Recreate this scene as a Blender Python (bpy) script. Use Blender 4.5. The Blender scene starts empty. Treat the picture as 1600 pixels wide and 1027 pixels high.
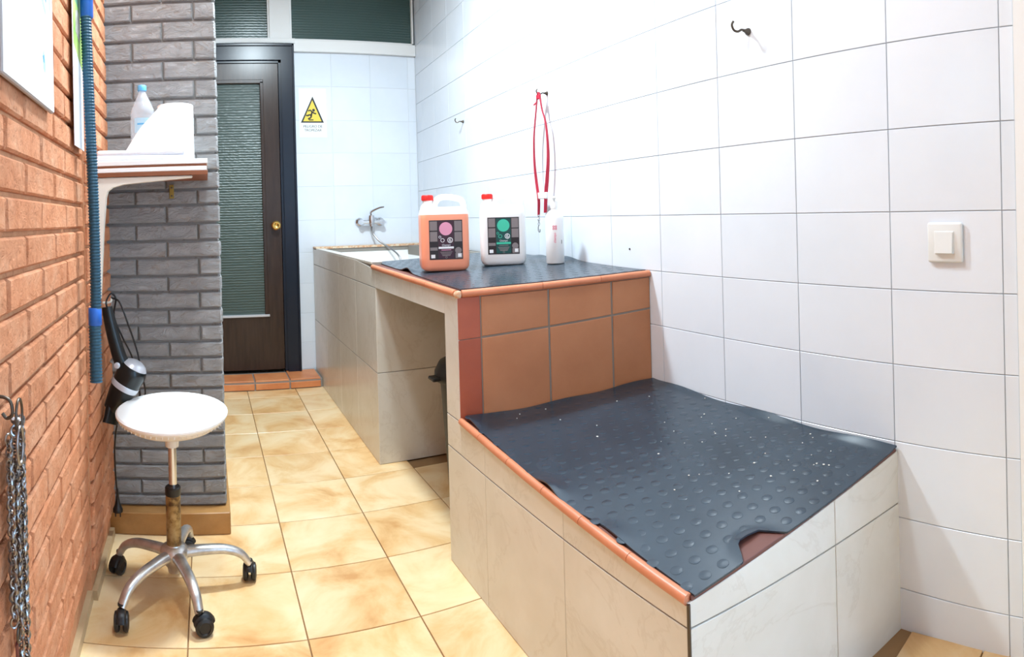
import bpy, bmesh, math, random
from mathutils import Matrix, Vector
random.seed(7)
R = random.Random(11)
V = Vector
sc = bpy.context.scene
C = sc.collection

# ------------------------------------------------------------------ camera
F, Y0, XC = 951.8, 334.5, 321.9            # stitched panorama photograph: cylindrical camera
cd = bpy.data.cameras.new('camera')
cam = bpy.data.objects.new('camera', cd)
C.objects.link(cam)
sc.camera = cam
cd.type = 'PANO'
cd.panorama_type = 'CENTRAL_CYLINDRICAL'
cd.central_cylindrical_range_u_min = -800 / F
cd.central_cylindrical_range_u_max = 800 / F
cd.central_cylindrical_range_v_min = (Y0 - 1027) / F
cd.central_cylindrical_range_v_max = Y0 / F
cd.central_cylindrical_radius = 1
cd.clip_start = 0.02
yaw, pitch, roll = (800 - XC) / F, .0007, .0271
c, s = math.cos(yaw), math.sin(yaw)
cp, sp = math.cos(pitch), math.sin(pitch)
cr, sr = math.cos(roll), math.sin(roll)
M = Matrix(((cr, 0, -sr), (0, 1, 0), (sr, 0, cr))) @ Matrix(((1, 0, 0), (0, cp, -sp), (0, sp, cp))) @ Matrix(((c, -s, 0), (s, c, 0), (0, 0, 1)))
cm = Matrix((M.row[0], M.row[2], -M.row[1])).transposed().to_4x4()
cm.translation = (0, 0, 1.2)
cam.matrix_world = cm

# ------------------------------------------------------------------ light and exposure
w = bpy.data.worlds.new('world')
sc.world = w
w.use_nodes = True
w.node_tree.nodes['Background'].inputs[0].default_value = (.44, .69, 1, 1)
w.node_tree.nodes['Background'].inputs[1].default_value = 6.0
sc.view_settings.view_transform = 'Standard'
sc.view_settings.look = 'None'
sc.view_settings.gamma = 1
sc.view_settings.use_curve_mapping = False
sc.view_settings.exposure = .25


def lamp(name, loc, watts, size, col):
    l = bpy.data.lights.new(name, 'AREA')
    l.shape = 'DISK'
    l.size = size
    l.energy = watts
    l.color = col
    o = bpy.data.objects.new(name, l)
    C.objects.link(o)
    o.location = loc
    return o


LAMPS = ((.54, 2.50), (.12, 1.40))
lamp('lamp_light', (LAMPS[0][0], LAMPS[0][1], 2.985), 76, .24, (.78, .92, 1))
lamp('lamp_light', (LAMPS[1][0], LAMPS[1][1], 2.985), 24, .24, (.76, .90, 1))


# ------------------------------------------------------------------ materials
def srgb(r, g, b):
    f = lambda x: (x / 255 / 12.92) if x / 255 <= .04045 else ((x / 255 + .055) / 1.055) ** 2.4
    return (f(r), f(g), f(b), 1)


class NT:
    def __init__(s, name):
        s.m = bpy.data.materials.new(name)
        s.m.use_nodes = True
        s.t = s.m.node_tree
        s.b = s.t.nodes['Principled BSDF']

    def n(s, typ, **k):
        o = s.t.nodes.new(typ)
        for a, v in k.items():
            setattr(o, a, v)
        return o

    def l(s, a, b):
        s.t.links.new(a, b)

    def coords(s, scale=(1, 1, 1), rnd=0):
        tc = s.n('ShaderNodeTexCoord')
        mp = s.n('ShaderNodeMapping')
        mp.inputs['Scale'].default_value = scale
        s.l(tc.outputs['Object'], mp.inputs[0])
        if rnd:
            oi = s.n('ShaderNodeObjectInfo')
            ma = s.n('ShaderNodeMath', operation='MULTIPLY')
            ma.inputs[1].default_value = rnd
            s.l(oi.outputs['Random'], ma.inputs[0])
            s.l(ma.outputs[0], mp.inputs['Location'])
        return mp.outputs[0]

    def noise(s, co, scale, detail=4, rough=.55, dist=0):
        n = s.n('ShaderNodeTexNoise')
        n.inputs['Scale'].default_value = scale
        n.inputs['Detail'].default_value = detail
        n.inputs['Roughness'].default_value = rough
        n.inputs['Distortion'].default_value = dist
        s.l(co, n.inputs['Vector'])
        return n.outputs['Fac']

    def ramp(s, fac, stops):
        r = s.n('ShaderNodeValToRGB')
        e = r.color_ramp.elements
        while len(e) < len(stops):
            e.new(.5)
        for x, (p, col) in zip(e, stops):
            x.position = p
            x.color = col
        s.l(fac, r.inputs[0])
        return r.outputs[0]

    def bump(s, h, strength, dist=.002):
        b = s.n('ShaderNodeBump')
        b.inputs['Strength'].default_value = strength
        b.inputs['Distance'].default_value = dist
        s.l(h, b.inputs['Height'])
        s.l(b.outputs[0], s.b.inputs['Normal'])

    def tint(s, col, amount):
        """slight brightness change from one object to the next"""
        oi = s.n('ShaderNodeObjectInfo')
        mr = s.n('ShaderNodeMapRange')
        mr.inputs[3].default_value = 1 - amount
        mr.inputs[4].default_value = 1 + amount * .6
        s.l(oi.outputs['Random'], mr.inputs[0])
        mx = s.n('ShaderNodeVectorMath', operation='SCALE')
        s.l(col, mx.inputs[0])
        s.l(mr.outputs[0], mx.inputs['Scale'])
        return mx.outputs[0]

    def base(s, col):
        s.l(col, s.b.inputs['Base Color'])


def plain(name, col, rough=.5, metal=0, spec=.5, bump=0, bscale=60, trans=0, coat=0, alpha=1, emit=0):
    t = NT(name)
    b = t.b
    b.inputs['Base Color'].default_value = col
    b.inputs['Roughness'].default_value = rough
    b.inputs['Metallic'].default_value = metal
    b.inputs['Specular IOR Level'].default_value = spec
    b.inputs['Transmission Weight'].default_value = trans
    b.inputs['Coat Weight'].default_value = coat
    if emit:
        b.inputs['Emission Color'].default_value = col
        b.inputs['Emission Strength'].default_value = emit
    if bump:
        t.bump(t.noise(t.coords(), bscale), bump)
    return t.m


def mottled(name, stops, scale, rough, bump=0, bscale=40, rnd=20, tint=0, detail=5, stretch=(1, 1, 1), dist=0, spec=.5, bdist=.002):
    t = NT(name)
    co = t.coords(stretch, rnd)
    col = t.ramp(t.noise(co, scale, detail, .6, dist), stops)
    if tint:
        col = t.tint(col, tint)
    t.base(col)
    t.b.inputs['Roughness'].default_value = rough
    t.b.inputs['Specular IOR Level'].default_value = spec
    if bump:
        t.bump(t.noise(co, bscale, 5, .65), bump, bdist)
    return t.m


def veined(name, a, b, vein, rough):
    t = NT(name)
    co = t.coords((1, 1, 1), 30)
    n1 = t.ramp(t.noise(co, 3.5, 5, .6, .4), [(.3, a), (.72, b)])
    n2 = t.noise(co, 2.2, 6, .62, 1.6)
    m1 = t.n('ShaderNodeMath', operation='SUBTRACT')
    m1.inputs[1].default_value = .5
    t.l(n2, m1.inputs[0])
    m2 = t.n('ShaderNodeMath', operation='ABSOLUTE')
    t.l(m1.outputs[0], m2.inputs[0])
    k = t.ramp(m2.outputs[0], [(0, (1, 1, 1, 1)), (.018, (0, 0, 0, 1))])
    mk = t.n('ShaderNodeMath', operation='MULTIPLY')
    mk.inputs[1].default_value = .14
    t.l(k, mk.inputs[0])
    mx = t.n('ShaderNodeMix', data_type='RGBA')
    t.l(mk.outputs[0], mx.inputs[0])
    t.l(n1, mx.inputs[6])
    mx.inputs[7].default_value = vein
    t.base(mx.outputs[2])
    t.b.inputs['Roughness'].default_value = rough
    return t.m


MT = {}
MT['white_tile'] = mottled('white_tile', [(.3, srgb(219, 227, 236)), (.7, srgb(229, 235, 242))], 2, .22, .05, 9, tint=.02)
MT['white_grout'] = plain('white_grout', srgb(212, 216, 220), .85, bump=.2)
MT['grey_grout'] = plain('grey_grout', srgb(142, 136, 128), .9, bump=.3)
MT['beige_tile'] = veined('beige_tile', srgb(212, 206, 194), srgb(226, 222, 214), srgb(170, 152, 130), .22)
MT['terracotta_tile'] = mottled('terracotta_tile', [(.3, srgb(176, 116, 76)), (.7, srgb(190, 130, 90))], 5, .5, .12, 60, tint=.06)
MT['red_tile'] = mottled('red_tile', [(.3, srgb(162, 80, 54)), (.7, srgb(176, 92, 64))], 5, .42, .1, 60, tint=.05)
MT['brown_tile'] = mottled('brown_tile', [(.3, srgb(104, 64, 56)), (.7, srgb(122, 78, 68))], 5, .5, .1, 60)
MT['terracotta_trim'] = mottled('terracotta_trim', [(.3, srgb(196, 120, 84)), (.7, srgb(212, 136, 100))], 9, .4, .1, 60, tint=.06)
MT['step_tile'] = mottled('step_tile', [(.3, srgb(206, 122, 74)), (.7, srgb(224, 150, 98))], 7, .45, .1, 50, tint=.06)
MT['worn_trim'] = mottled('worn_trim', [(.4, srgb(226, 208, 180)), (.6, srgb(205, 150, 110))], 40, .5)
MT['floor_tile'] = mottled('floor_tile', [(.30, srgb(206, 152, 94)), (.43, srgb(226, 184, 128)), (.56, srgb(236, 205, 158)), (.75, srgb(242, 219, 180))], 4.2, .3, .06, 30, tint=.05, detail=6, dist=.6)
MT['floor_grout'] = plain('floor_grout', srgb(150, 116, 78), .9)
MT['skirting_tile'] = mottled('skirting_tile', [(.35, srgb(158, 112, 62)), (.65, srgb(184, 136, 82))], 7, .3)
MT['pale_skirting'] = mottled('pale_skirting', [(.35, srgb(176, 148, 112)), (.65, srgb(194, 168, 132))], 7, .4)


def brick_mat(name, stops, tint, rough=.82, pit=.5, sc_=34, dist=.02, stretch_=(1, 1, 1), dark=.75):
    t = NT(name)
    co = t.coords((1, 1, 1), 40)
    col = t.tint(t.ramp(t.noise(co, 9, 6, .65), stops), tint)
    a = t.noise(t.coords(stretch_, 40), sc_, 8, .7, 1.2)
    pits = t.ramp(a, [(.36, (dark, dark * .9, dark * .82, 1)), (.44, (1, 1, 1, 1))])   # worn pits in the face
    mx = t.n('ShaderNodeMix', data_type='RGBA', blend_type='MULTIPLY')
    mx.inputs[0].default_value = 1
    t.l(col, mx.inputs[6])
    t.l(pits, mx.inputs[7])
    t.base(mx.outputs[2])
    t.b.inputs['Roughness'].default_value = rough
    t.b.inputs['Specular IOR Level'].default_value = .3
    t.bump(a, pit, dist)
    return t.m


MT['orange_brick'] = brick_mat('orange_brick', [(.28, srgb(214, 134, 90)), (.5, srgb(230, 155, 112)), (.75, srgb(240, 180, 142))], .07, pit=.9, sc_=42, dist=.018)
MT['orange_mortar'] = brick_mat('orange_mortar', [(.3, srgb(190, 128, 88)), (.7, srgb(214, 160, 120))], .0, .9, .4)
MT['grey_brick'] = brick_mat('grey_brick', [(.28, srgb(174, 173, 173)), (.7, srgb(196, 195, 194))], .04, .6, 1, sc_=30, dist=.035, stretch_=(.55, 1, 1), dark=.9)
MT['grey_mortar'] = brick_mat('grey_mortar', [(.3, srgb(128, 124, 120)), (.7, srgb(142, 138, 134))], .0, .8, .4)
MT['plaster'] = plain('plaster', srgb(236, 236, 234), .8, bump=.08)
MT['rubber'] = mottled('rubber', [(.3, srgb(36, 49, 60)), (.7, srgb(46, 61, 73))], 6, .25, .03, 120, rnd=0, spec=.6)
MT['navy_paint'] = plain('navy_paint', srgb(22, 32, 46), .25, spec=.35, bump=.05, bscale=12)
MT['dark_wood'] = mottled('dark_wood', [(.3, srgb(46, 33, 28)), (.7, srgb(62, 46, 38))], 6, .25, .08, 14, spec=.35, rnd=0, stretch=(6, 6, .6))
MT['brass'] = plain('brass', srgb(214, 176, 98), .25, 1)
MT['old_brass'] = plain('old_brass', srgb(150, 128, 66), .45, .8)
MT['chrome'] = plain('chrome', srgb(214, 216, 220), .14, 1)
MT['steel'] = plain('steel', srgb(170, 170, 172), .3, 1)
MT['chain_steel'] = plain('chain_steel', srgb(150, 147, 146), .28, 1)
MT['dark_steel'] = plain('dark_steel', srgb(92, 84, 76), .4, .9)
MT['worn_alu'] = mottled('worn_alu', [(.35, srgb(178, 176, 174)), (.6, srgb(222, 221, 220))], 14, .34, rnd=0)
MT['worn_alu'].node_tree.nodes['Principled BSDF'].inputs['Metallic'].default_value = .85
MT['rusty_gold'] = mottled('rusty_gold', [(.40, srgb(84, 62, 40)), (.5, srgb(150, 122, 76)), (.62, srgb(176, 150, 104))], 26, .42, .1, 60, rnd=0)
MT['rusty_gold'].node_tree.nodes['Principled BSDF'].inputs['Metallic'].default_value = .5
MT['white_plastic'] = plain('white_plastic', srgb(240, 240, 238), .35)
MT['switch_white'] = plain('switch_white', srgb(226, 228, 226), .3)
MT['seat_white'] = plain('seat_white', srgb(244, 243, 240), .38)
MT['seat_under'] = plain('seat_under', srgb(226, 218, 204), .5)
MT['black_plastic'] = plain('black_plastic', srgb(24, 24, 26), .3)
MT['caster_black'] = plain('caster_black', srgb(22, 22, 24), .42)
MT['dryer_black'] = plain('dryer_black', srgb(13, 20, 22), .28, spec=.35, coat=.15)
MT['silver_plastic'] = plain('silver_plastic', srgb(196, 198, 204), .28, .3)
MT['cream_enamel'] = plain('cream_enamel', srgb(236, 231, 218), .35)
MT['melamine'] = plain('melamine', srgb(240, 239, 238), .35)
MT['laminate_edge'] = mottled('laminate_edge', [(.3, srgb(126, 72, 42)), (.7, srgb(152, 92, 58))], 10, .5, rnd=0, stretch=(.4, 4, 8))
MT['paper'] = plain('paper', srgb(248, 248, 248), .9, bump=.15, bscale=150)
MT['cloth'] = plain('cloth', srgb(236, 238, 244), .95, bump=.4, bscale=220)
MT['print_white'] = plain('print_white', srgb(240, 243, 247), .4)
MT['print_blue'] = plain('print_blue', srgb(84, 150, 214), .4)
MT['print_pale_blue'] = plain('print_pale_blue', srgb(176, 214, 236), .4)
MT['frame_grey'] = plain('frame_grey', srgb(170, 162, 158), .5)
MT['calendar_green'] = mottled('calendar_green', [(.3, srgb(84, 136, 62)), (.5, srgb(150, 186, 92)), (.7, srgb(196, 214, 130))], 12, .4, rnd=0)
MT['calendar_teal'] = mottled('calendar_teal', [(.3, srgb(70, 118, 104)), (.7, srgb(120, 168, 120))], 14, .4, rnd=0)
MT['fur_grey'] = mottled('fur_grey', [(.3, srgb(120, 116, 106)), (.7, srgb(186, 182, 172))], 30, .6, rnd=0)
MT['hose_teal'] = plain('hose_teal', srgb(20, 74, 96), .42)
MT['cuff_blue'] = plain('cuff_blue', srgb(28, 98, 190), .4)
MT['red_strap'] = plain('red_strap', srgb(190, 28, 58), .65, bump=.3, bscale=300)
MT['red_cap'] = plain('red_cap', srgb(222, 36, 30), .4)
MT['jug_orange'] = plain('jug_orange', srgb(255, 164, 130), .3)
MT['jug_white'] = plain('jug_white', srgb(244, 244, 244), .34)
MT['label_black'] = plain('label_black', srgb(34, 26, 32), .4)
MT['label_green'] = plain('label_green', srgb(8, 74, 72), .4)
MT['label_plum'] = plain('label_plum', srgb(58, 24, 44), .4)
MT['label_grey'] = plain('label_grey', srgb(132, 124, 126), .5)
MT['label_pink'] = plain('label_pink', srgb(232, 160, 190), .5)
MT['label_mint'] = plain('label_mint', srgb(64, 196, 164), .5)
MT['ink_pink'] = plain('ink_pink', srgb(226, 92, 130), .5)
MT['ink_black'] = plain('ink_black', srgb(48, 48, 46), .6)
MT['sign_yellow'] = plain('sign_yellow', srgb(236, 208, 72), .5)
MT['sign_paper'] = plain('sign_paper', srgb(238, 241, 241), .45)
MT['bin_black'] = plain('bin_black', srgb(34, 34, 34), .45)
MT['dirt'] = plain('dirt', srgb(236, 230, 220), .8)
MT['lamp_glass'] = plain('lamp_glass', (1, .98, .94, 1), .5, emit=6)
MT['dark_hole'] = plain('dark_hole', srgb(50, 48, 46), .9)
MT['red_cord'] = plain('red_cord', srgb(96, 30, 26), .6)
MT['water_plastic'] = plain('water_plastic', srgb(236, 243, 250), .1)
MT['water_plastic'].node_tree.nodes['Principled BSDF'].inputs['Alpha'].default_value = .3
MT['bottle_blue'] = plain('bottle_blue', srgb(96, 176, 226), .4)


def rippled_glass(name, col, rough, strength=.5):
    t = NT(name)
    t.b.inputs['Base Color'].default_value = col
    t.b.inputs['Roughness'].default_value = rough
    t.b.inputs['Transmission Weight'].default_value = .25
    t.b.inputs['Specular IOR Level'].default_value = .45
    wv = t.n('ShaderNodeTexWave', bands_direction='Z')
    wv.inputs['Scale'].default_value = 16
    wv.inputs['Distortion'].default_value = 2.2
    wv.inputs['Detail'].default_value = 2
    wv.inputs['Detail Scale'].default_value = 3
    t.l(t.coords(), wv.inputs['Vector'])
    t.bump(wv.outputs['Fac'], strength, .004)
    return t.m


MT['rippled_glass'] = rippled_glass('rippled_glass', srgb(74, 92, 86), .3)
MT['wired_glass'] = rippled_glass('wired_glass', srgb(66, 90, 86), .25, .15)


# ------------------------------------------------------------------ helpers
def link(name, mesh, parent=None, mat=None, smooth=False):
    if isinstance(mesh, bmesh.types.BMesh):
        bm, mesh = mesh, bpy.data.meshes.new(name)
        bmesh.ops.recalc_face_normals(bm, faces=bm.faces)
        bm.to_mesh(mesh)
        bm.free()
        if smooth:
            for p in mesh.polygons:
                p.use_smooth = True
            mesh.set_sharp_from_angle(angle=math.radians(smooth if smooth is not True else 40))
    if mat and not mesh.materials:
        mesh.materials.append(MT[mat])
    o = bpy.data.objects.new(name, mesh)
    C.objects.link(o)
    o.parent = parent
    return o


def structure(name, bm, mat, smooth=False):
    o = link(name, bm, None, mat, smooth)
    o['kind'] = 'structure'
    return o


def tag(o, label, cat, group=None):
    o['label'] = label
    o['category'] = cat
    if group:
        o['group'] = group
    return o


def thing(name, loc, label, cat, group=None, rz=0):
    o = bpy.data.objects.new(name, None)
    C.objects.link(o)
    o.empty_display_size = .05
    o.location = loc
    o.rotation_euler = (0, 0, rz)
    return tag(o, label, cat, group)


def new():
    return bmesh.new()


def box(bm, lo, hi, bev=0, seg=1):
    r = bmesh.ops.create_cube(bm, size=1)
    lo, hi = V(lo), V(hi)
    for v in r['verts']:
        v.co = V((lo[i] + (v.co[i] + .5) * (hi[i] - lo[i]) for i in range(3)))
    if bev:
        es = list({e for v in r['verts'] for e in v.link_edges})
        bmesh.ops.bevel(bm, geom=es, offset=bev, segments=seg, affect='EDGES', profile=.5)
    return bm


def hexa(bm, bottom, top):
    vs = [bm.verts.new(p) for p in list(bottom) + list(top)]
    n = len(bottom)
    bm.faces.new(vs[:n][::-1])
    bm.faces.new(vs[n:])
    for i in range(n):
        j = (i + 1) % n
        bm.faces.new((vs[i], vs[j], vs[n + j], vs[n + i]))
    return bm


def catmull(pts, n=6):
    pts = [V(p) for p in pts]
    P = [2 * pts[0] - pts[1]] + pts + [2 * pts[-1] - pts[-2]]
    out = []
    for i in range(1, len(P) - 2):
        a, b, c_, d = P[i - 1:i + 3]
        for k in range(n):
            t = k / n
            out.append(.5 * ((2 * b) + (c_ - a) * t + (2 * a - 5 * b + 4 * c_ - d) * t * t + (3 * b - a - 3 * c_ + d) * t ** 3))
    out.append(pts[-1])
    return out


def sweep(bm, pts, rad, seg=8, flat=1, up=(0, 0, 1), cap=True):
    """tube along pts; rad a number or f(0..1); flat squashes the section along its second axis"""
    pts = [V(p) for p in pts]
    rings = []
    n = len(pts)
    u = None
    for i, p in enumerate(pts):
        t = (pts[min(i + 1, n - 1)] - pts[max(i - 1, 0)])
        t = t.normalized() if t.length > 1e-9 else V((0, 0, 1))
        if u is None:
            u = V(up)
            if abs(u.dot(t)) > .95:
                u = V((1, 0, 0))
        u = (u - t * u.dot(t)).normalized()
        v = t.cross(u)
        r = rad(i / (n - 1)) if callable(rad) else rad
        rings.append([bm.verts.new(p + u * (r * math.cos(a) * flat) + v * (r * math.sin(a))) for a in (2 * math.pi * k / seg for k in range(seg))])
    for a, b in zip(rings, rings[1:]):
        for k in range(seg):
            bm.faces.new((a[k], a[(k + 1) % seg], b[(k + 1) % seg], b[k]))
    if cap:
        bm.faces.new(rings[0][::-1])
        bm.faces.new(rings[-1])
    return bm


def lathe(bm, prof, seg=24, mat=None, sx=1, sy=1):
    """prof: (radius, z) from bottom to top, around z; mat an optional matrix"""
    mat = mat or Matrix()
    rings = []
    for r, z in prof:
        if r < 1e-6:
            rings.append([bm.verts.new(mat @ V((0, 0, z)))])
        else:
            rings.append([bm.verts.new(mat @ V((r * math.cos(a) * sx, r * math.sin(a) * sy, z))) for a in (2 * math.pi * k / seg for k in range(seg))])
    for a, b in zip(rings, rings[1:]):
        if len(a) == 1 and len(b) == 1:
            continue
        for k in range(seg):
            k2 = (k + 1) % seg
            if len(a) == 1:
                bm.faces.new((a[0], b[k2], b[k]))
            elif len(b) == 1:
                bm.faces.new((a[k], a[k2], b[0]))
            else:
                bm.faces.new((a[k], a[k2], b[k2], b[k]))
    for rg in (rings[0], rings[-1]):
        if len(rg) > 2:
            bm.faces.new(rg)
    return bm


def extrude_poly(bm, pts, vec):
    """pts: coplanar 3D points; extruded by vec"""
    vec = V(vec)
    return hexa(bm, [V(p) for p in pts], [V(p) + vec for p in pts])


def aim(p, d):
    return Matrix.Translation(V(p)) @ V(d).normalized().to_track_quat('Z', 'Y').to_matrix().to_4x4()


CACHE = {}


def tile_mesh(wd, ht, th, ch, mat):
    k = (round(wd, 3), round(ht, 3), th, ch, mat)
    if k not in CACHE:
        bm = new()
        a, b = wd / 2, ht / 2
        lo = [bm.verts.new((x, y, -.002)) for x, y in ((-a, -b), (a, -b), (a, b), (-a, b))]
        mi = [bm.verts.new((v.co.x, v.co.y, th - ch)) for v in lo]
        hi = [bm.verts.new((v.co.x - math.copysign(ch, v.co.x), v.co.y - math.copysign(ch, v.co.y), th)) for v in lo]
        bm.faces.new(hi)
        bm.faces.new(lo[::-1])
        for i in range(4):
            j = (i + 1) % 4
            bm.faces.new((lo[i], lo[j], mi[j], mi[i]))
            bm.faces.new((mi[i], mi[j], hi[j], hi[i]))
        me = bpy.data.meshes.new('tile')
        bm.to_mesh(me)
        bm.free()
        me.materials.append(MT[mat])
        CACHE[k] = me
    return CACHE[k]


def grid_tiles(parent, O, u, v, us, vs, mat, gap=.003, th=.006, ch=.0015, name='tile', keep=None, jit=.0015):
    """tiles between the lines us x vs on the plane O + a u + b v; one object each, mesh data shared"""
    O, u, v = V(O), V(u).normalized(), V(v).normalized()
    n = u.cross(v)
    rot = Matrix((u, v, n)).transposed().to_4x4()
    for a0, a1 in zip(us, us[1:]):
        for b0, b1 in zip(vs, vs[1:]):
            if keep and not keep((a0 + a1) / 2, (b0 + b1) / 2):
                continue
            me = tile_mesh(a1 - a0 - gap, b1 - b0 - gap, th, ch, mat)
            o = bpy.data.objects.new(name, me)
            C.objects.link(o)
            o.parent = parent
            o.matrix_local = Matrix.Translation(O + u * ((a0 + a1) / 2) + v * ((b0 + b1) / 2)) @ rot @ Matrix.Rotation(R.uniform(-jit, jit), 4, 'X') @ Matrix.Rotation(R.uniform(-jit, jit), 4, 'Y')


def slab(parent, name, corners, th, mat, ch=.0015, gap=.0015):
    """one tile of any four-cornered outline; corners run anticlockwise seen from outside"""
    P = [V(p) for p in corners]
    ce = sum(P, V()) / len(P)
    n = (P[1] - P[0]).cross(P[2] - P[0]).normalized()

    def inset(d):
        out = []
        k = len(P)
        for i in range(k):
            a, b, c_ = P[i - 1], P[i], P[(i + 1) % k]
            e1, e2 = (b - a).normalized(), (c_ - b).normalized()
            m1, m2 = n.cross(e1), n.cross(e2)
            m = m1 + m2
            out.append(b + m * (2 * d / max(m.dot(m), .2)) - ce)
        return out
    q0, q1 = inset(gap), inset(gap + ch)
    bm = new()
    lo = [bm.verts.new(p - n * .002) for p in q0]
    mi = [bm.verts.new(p + n * (th - ch)) for p in q0]
    hi = [bm.verts.new(p + n * th) for p in q1]
    bm.faces.new(hi)
    bm.faces.new(lo[::-1])
    for i in range(len(P)):
        j = (i + 1) % len(P)
        bm.faces.new((lo[i], lo[j], mi[j], mi[i]))
        bm.faces.new((mi[i], mi[j], hi[j], hi[i]))
    o = link(name, bm, parent, mat)
    o.location = ce
    return o


BRICKS = {}


def brick_mesh(wd, ht, th, mat, k):
    key = (round(wd, 2), round(ht, 3), mat, k)
    if key not in BRICKS:
        rr = random.Random(hash((round(wd * 100), round(ht * 1000), k)) & 0xffff)
        nx = max(2, min(5, round(wd / .06)))
        bm = new()
        a, b, ch = wd / 2, ht / 2, .005
        xs = [-a + ch] + [(-a + 2 * a * i / nx) + rr.uniform(-.008, .008) for i in range(1, nx)] + [a - ch]
        G = [[bm.verts.new((x + (rr.uniform(-.003, .003) if 0 < i < nx else 0), y, th + rr.uniform(-.0014, .0012)))
              for j, y in enumerate((-b + ch, rr.uniform(-.01, .01), b - ch))] for i, x in enumerate(xs)]
        for i in range(nx):
            for j in range(2):
                bm.faces.new((G[i][j], G[i + 1][j], G[i + 1][j + 1], G[i][j + 1]))
        rim = [G[i][0] for i in range(nx + 1)] + [G[nx][1]] + [G[i][2] for i in range(nx, -1, -1)] + [G[0][1]]
        out = []
        for vtx in rim:
            x = max(-a, min(a, vtx.co.x * (a / (a - ch)) if abs(vtx.co.x) > a - ch - 1e-4 else vtx.co.x))
            y = math.copysign(b, vtx.co.y) if abs(abs(vtx.co.y) - (b - ch)) < 1e-4 else vtx.co.y
            out.append((bm.verts.new((x, y, th - ch * 1.3)), bm.verts.new((x, y, -.004))))
        m = len(rim)
        for i in range(m):
            j = (i + 1) % m
            bm.faces.new((rim[i], out[i][0], out[j][0], rim[j]))
            bm.faces.new((out[i][0], out[i][1], out[j][1], out[j][0]))
        bmesh.ops.recalc_face_normals(bm, faces=bm.faces)
        me = bpy.data.meshes.new('brick')
        bm.to_mesh(me)
        bm.free()
        me.materials.append(MT[mat])
        BRICKS[key] = me
    return BRICKS[key]


def lay_bricks(parent, O, u, rows, cuts, mat, th=.016, joint=.011):
    """rows: z lines; cuts(row index) -> list of positions along u where bricks end"""
    O, u = V(O), V(u).normalized()
    z = V((0, 0, 1))
    rot = Matrix((u, z, u.cross(z))).transposed().to_4x4()
    for i, (z0, z1) in enumerate(zip(rows, rows[1:])):
        cs = cuts(i)
        for a0, a1 in zip(cs, cs[1:]):
            if a1 - a0 < .02:
                continue
            o = bpy.data.objects.new('brick', brick_mesh(a1 - a0 - joint * .7, z1 - z0 - joint, th, mat, R.randrange(4)))
            C.objects.link(o)
            o.parent = parent
            o.matrix_local = Matrix.Translation(O + u * ((a0 + a1) / 2) + z * ((z0 + z1) / 2)) @ rot @ Matrix.Rotation(R.uniform(-.012, .012), 4, 'Y') @ Matrix.Rotation(R.uniform(-.015, .015), 4, 'X')


def lettering(parent, text, mat, size, matrix, align='CENTER', name='lettering'):
    cu = bpy.data.curves.new(name, 'FONT')
    cu.body = text
    cu.size = size
    cu.align_x = align
    cu.align_y = 'CENTER'
    cu.extrude = .0002
    cu.materials.append(MT[mat])
    tmp = bpy.data.objects.new('tmp_text', cu)
    C.objects.link(tmp)
    me = bpy.data.meshes.new_from_object(tmp.evaluated_get(bpy.context.evaluated_depsgraph_get()))
    bpy.data.objects.remove(tmp)
    o = bpy.data.objects.new(name, me)
    C.objects.link(o)
    o.parent = parent
    o.matrix_local = matrix
    return o


def printed(parent, name, pts, mat, matrix, th=.0004):
    """flat printed shape: 2D outline in the local xy plane of matrix, a hair thick"""
    bm = new()
    hexa(bm, [matrix @ V((x, y, 0)) for x, y in pts], [matrix @ V((x, y, th)) for x, y in pts])
    return link(name, bm, parent, mat)


def rect(x0, y0, x1, y1):
    return [(x0, y0), (x1, y0), (x1, y1), (x0, y1)]


def disc(x, y, r, n=28):
    return [(x + r * math.cos(2 * math.pi * k / n), y + r * math.sin(2 * math.pi * k / n)) for k in range(n)]


def ring_print(parent, name, x, y, r0, r1, mat, matrix, n=24, th=.0004):
    bm = new()
    A = []
    for k in range(n):
        a = 2 * math.pi * k / n
        A.append([bm.verts.new(matrix @ V((x + r * math.cos(a), y + r * math.sin(a), h))) for r in (r0, r1) for h in (0, th)])
    for k in range(n):
        p, q = A[k], A[(k + 1) % n]
        for i, j in ((0, 1), (1, 3), (3, 2), (2, 0)):
            bm.faces.new((p[i], p[j], q[j], q[i]))
    return link(name, bm, parent, mat)


def stretch(a, b, n):
    return [a + (b - a) * i / n for i in range(n + 1)]


# ================================================================== SETTING
CEIL = 3.05
XW = lambda y: 1.4814 + .054 * (y - 1.2)          # right wall
XL = lambda y: -.388 - .035 * (y - 1.8)           # left wall, face of the bricks

# floor ------------------------------------------------------------
bm = new()
box(bm, (-.95, -1.0, -.12), (1.95, 5.6, -.006))
floor = structure('floor', bm, 'floor_grout')
ft, fa, fb = .3412, .2609, 1.7292
cols = [-.43, fa - 2 * ft, fa - ft, fa, fa + ft, fa + 2 * ft, fa + 3 * ft, fa + 4 * ft - .02]
rows = [fb + ft * j for j in range(-5, 8)] + [4.30]
grid_tiles(floor, (0, 0, -.006), (1, 0, 0), (0, 1, 0), cols, rows, 'floor_tile', .004, .006, .0012, jit=.0008,
           keep=lambda x, y: not (x > .95 and .85 < y < 1.8) and not (x > .9 and y > 2.9) and not (x > .85 and y < .66))
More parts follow.
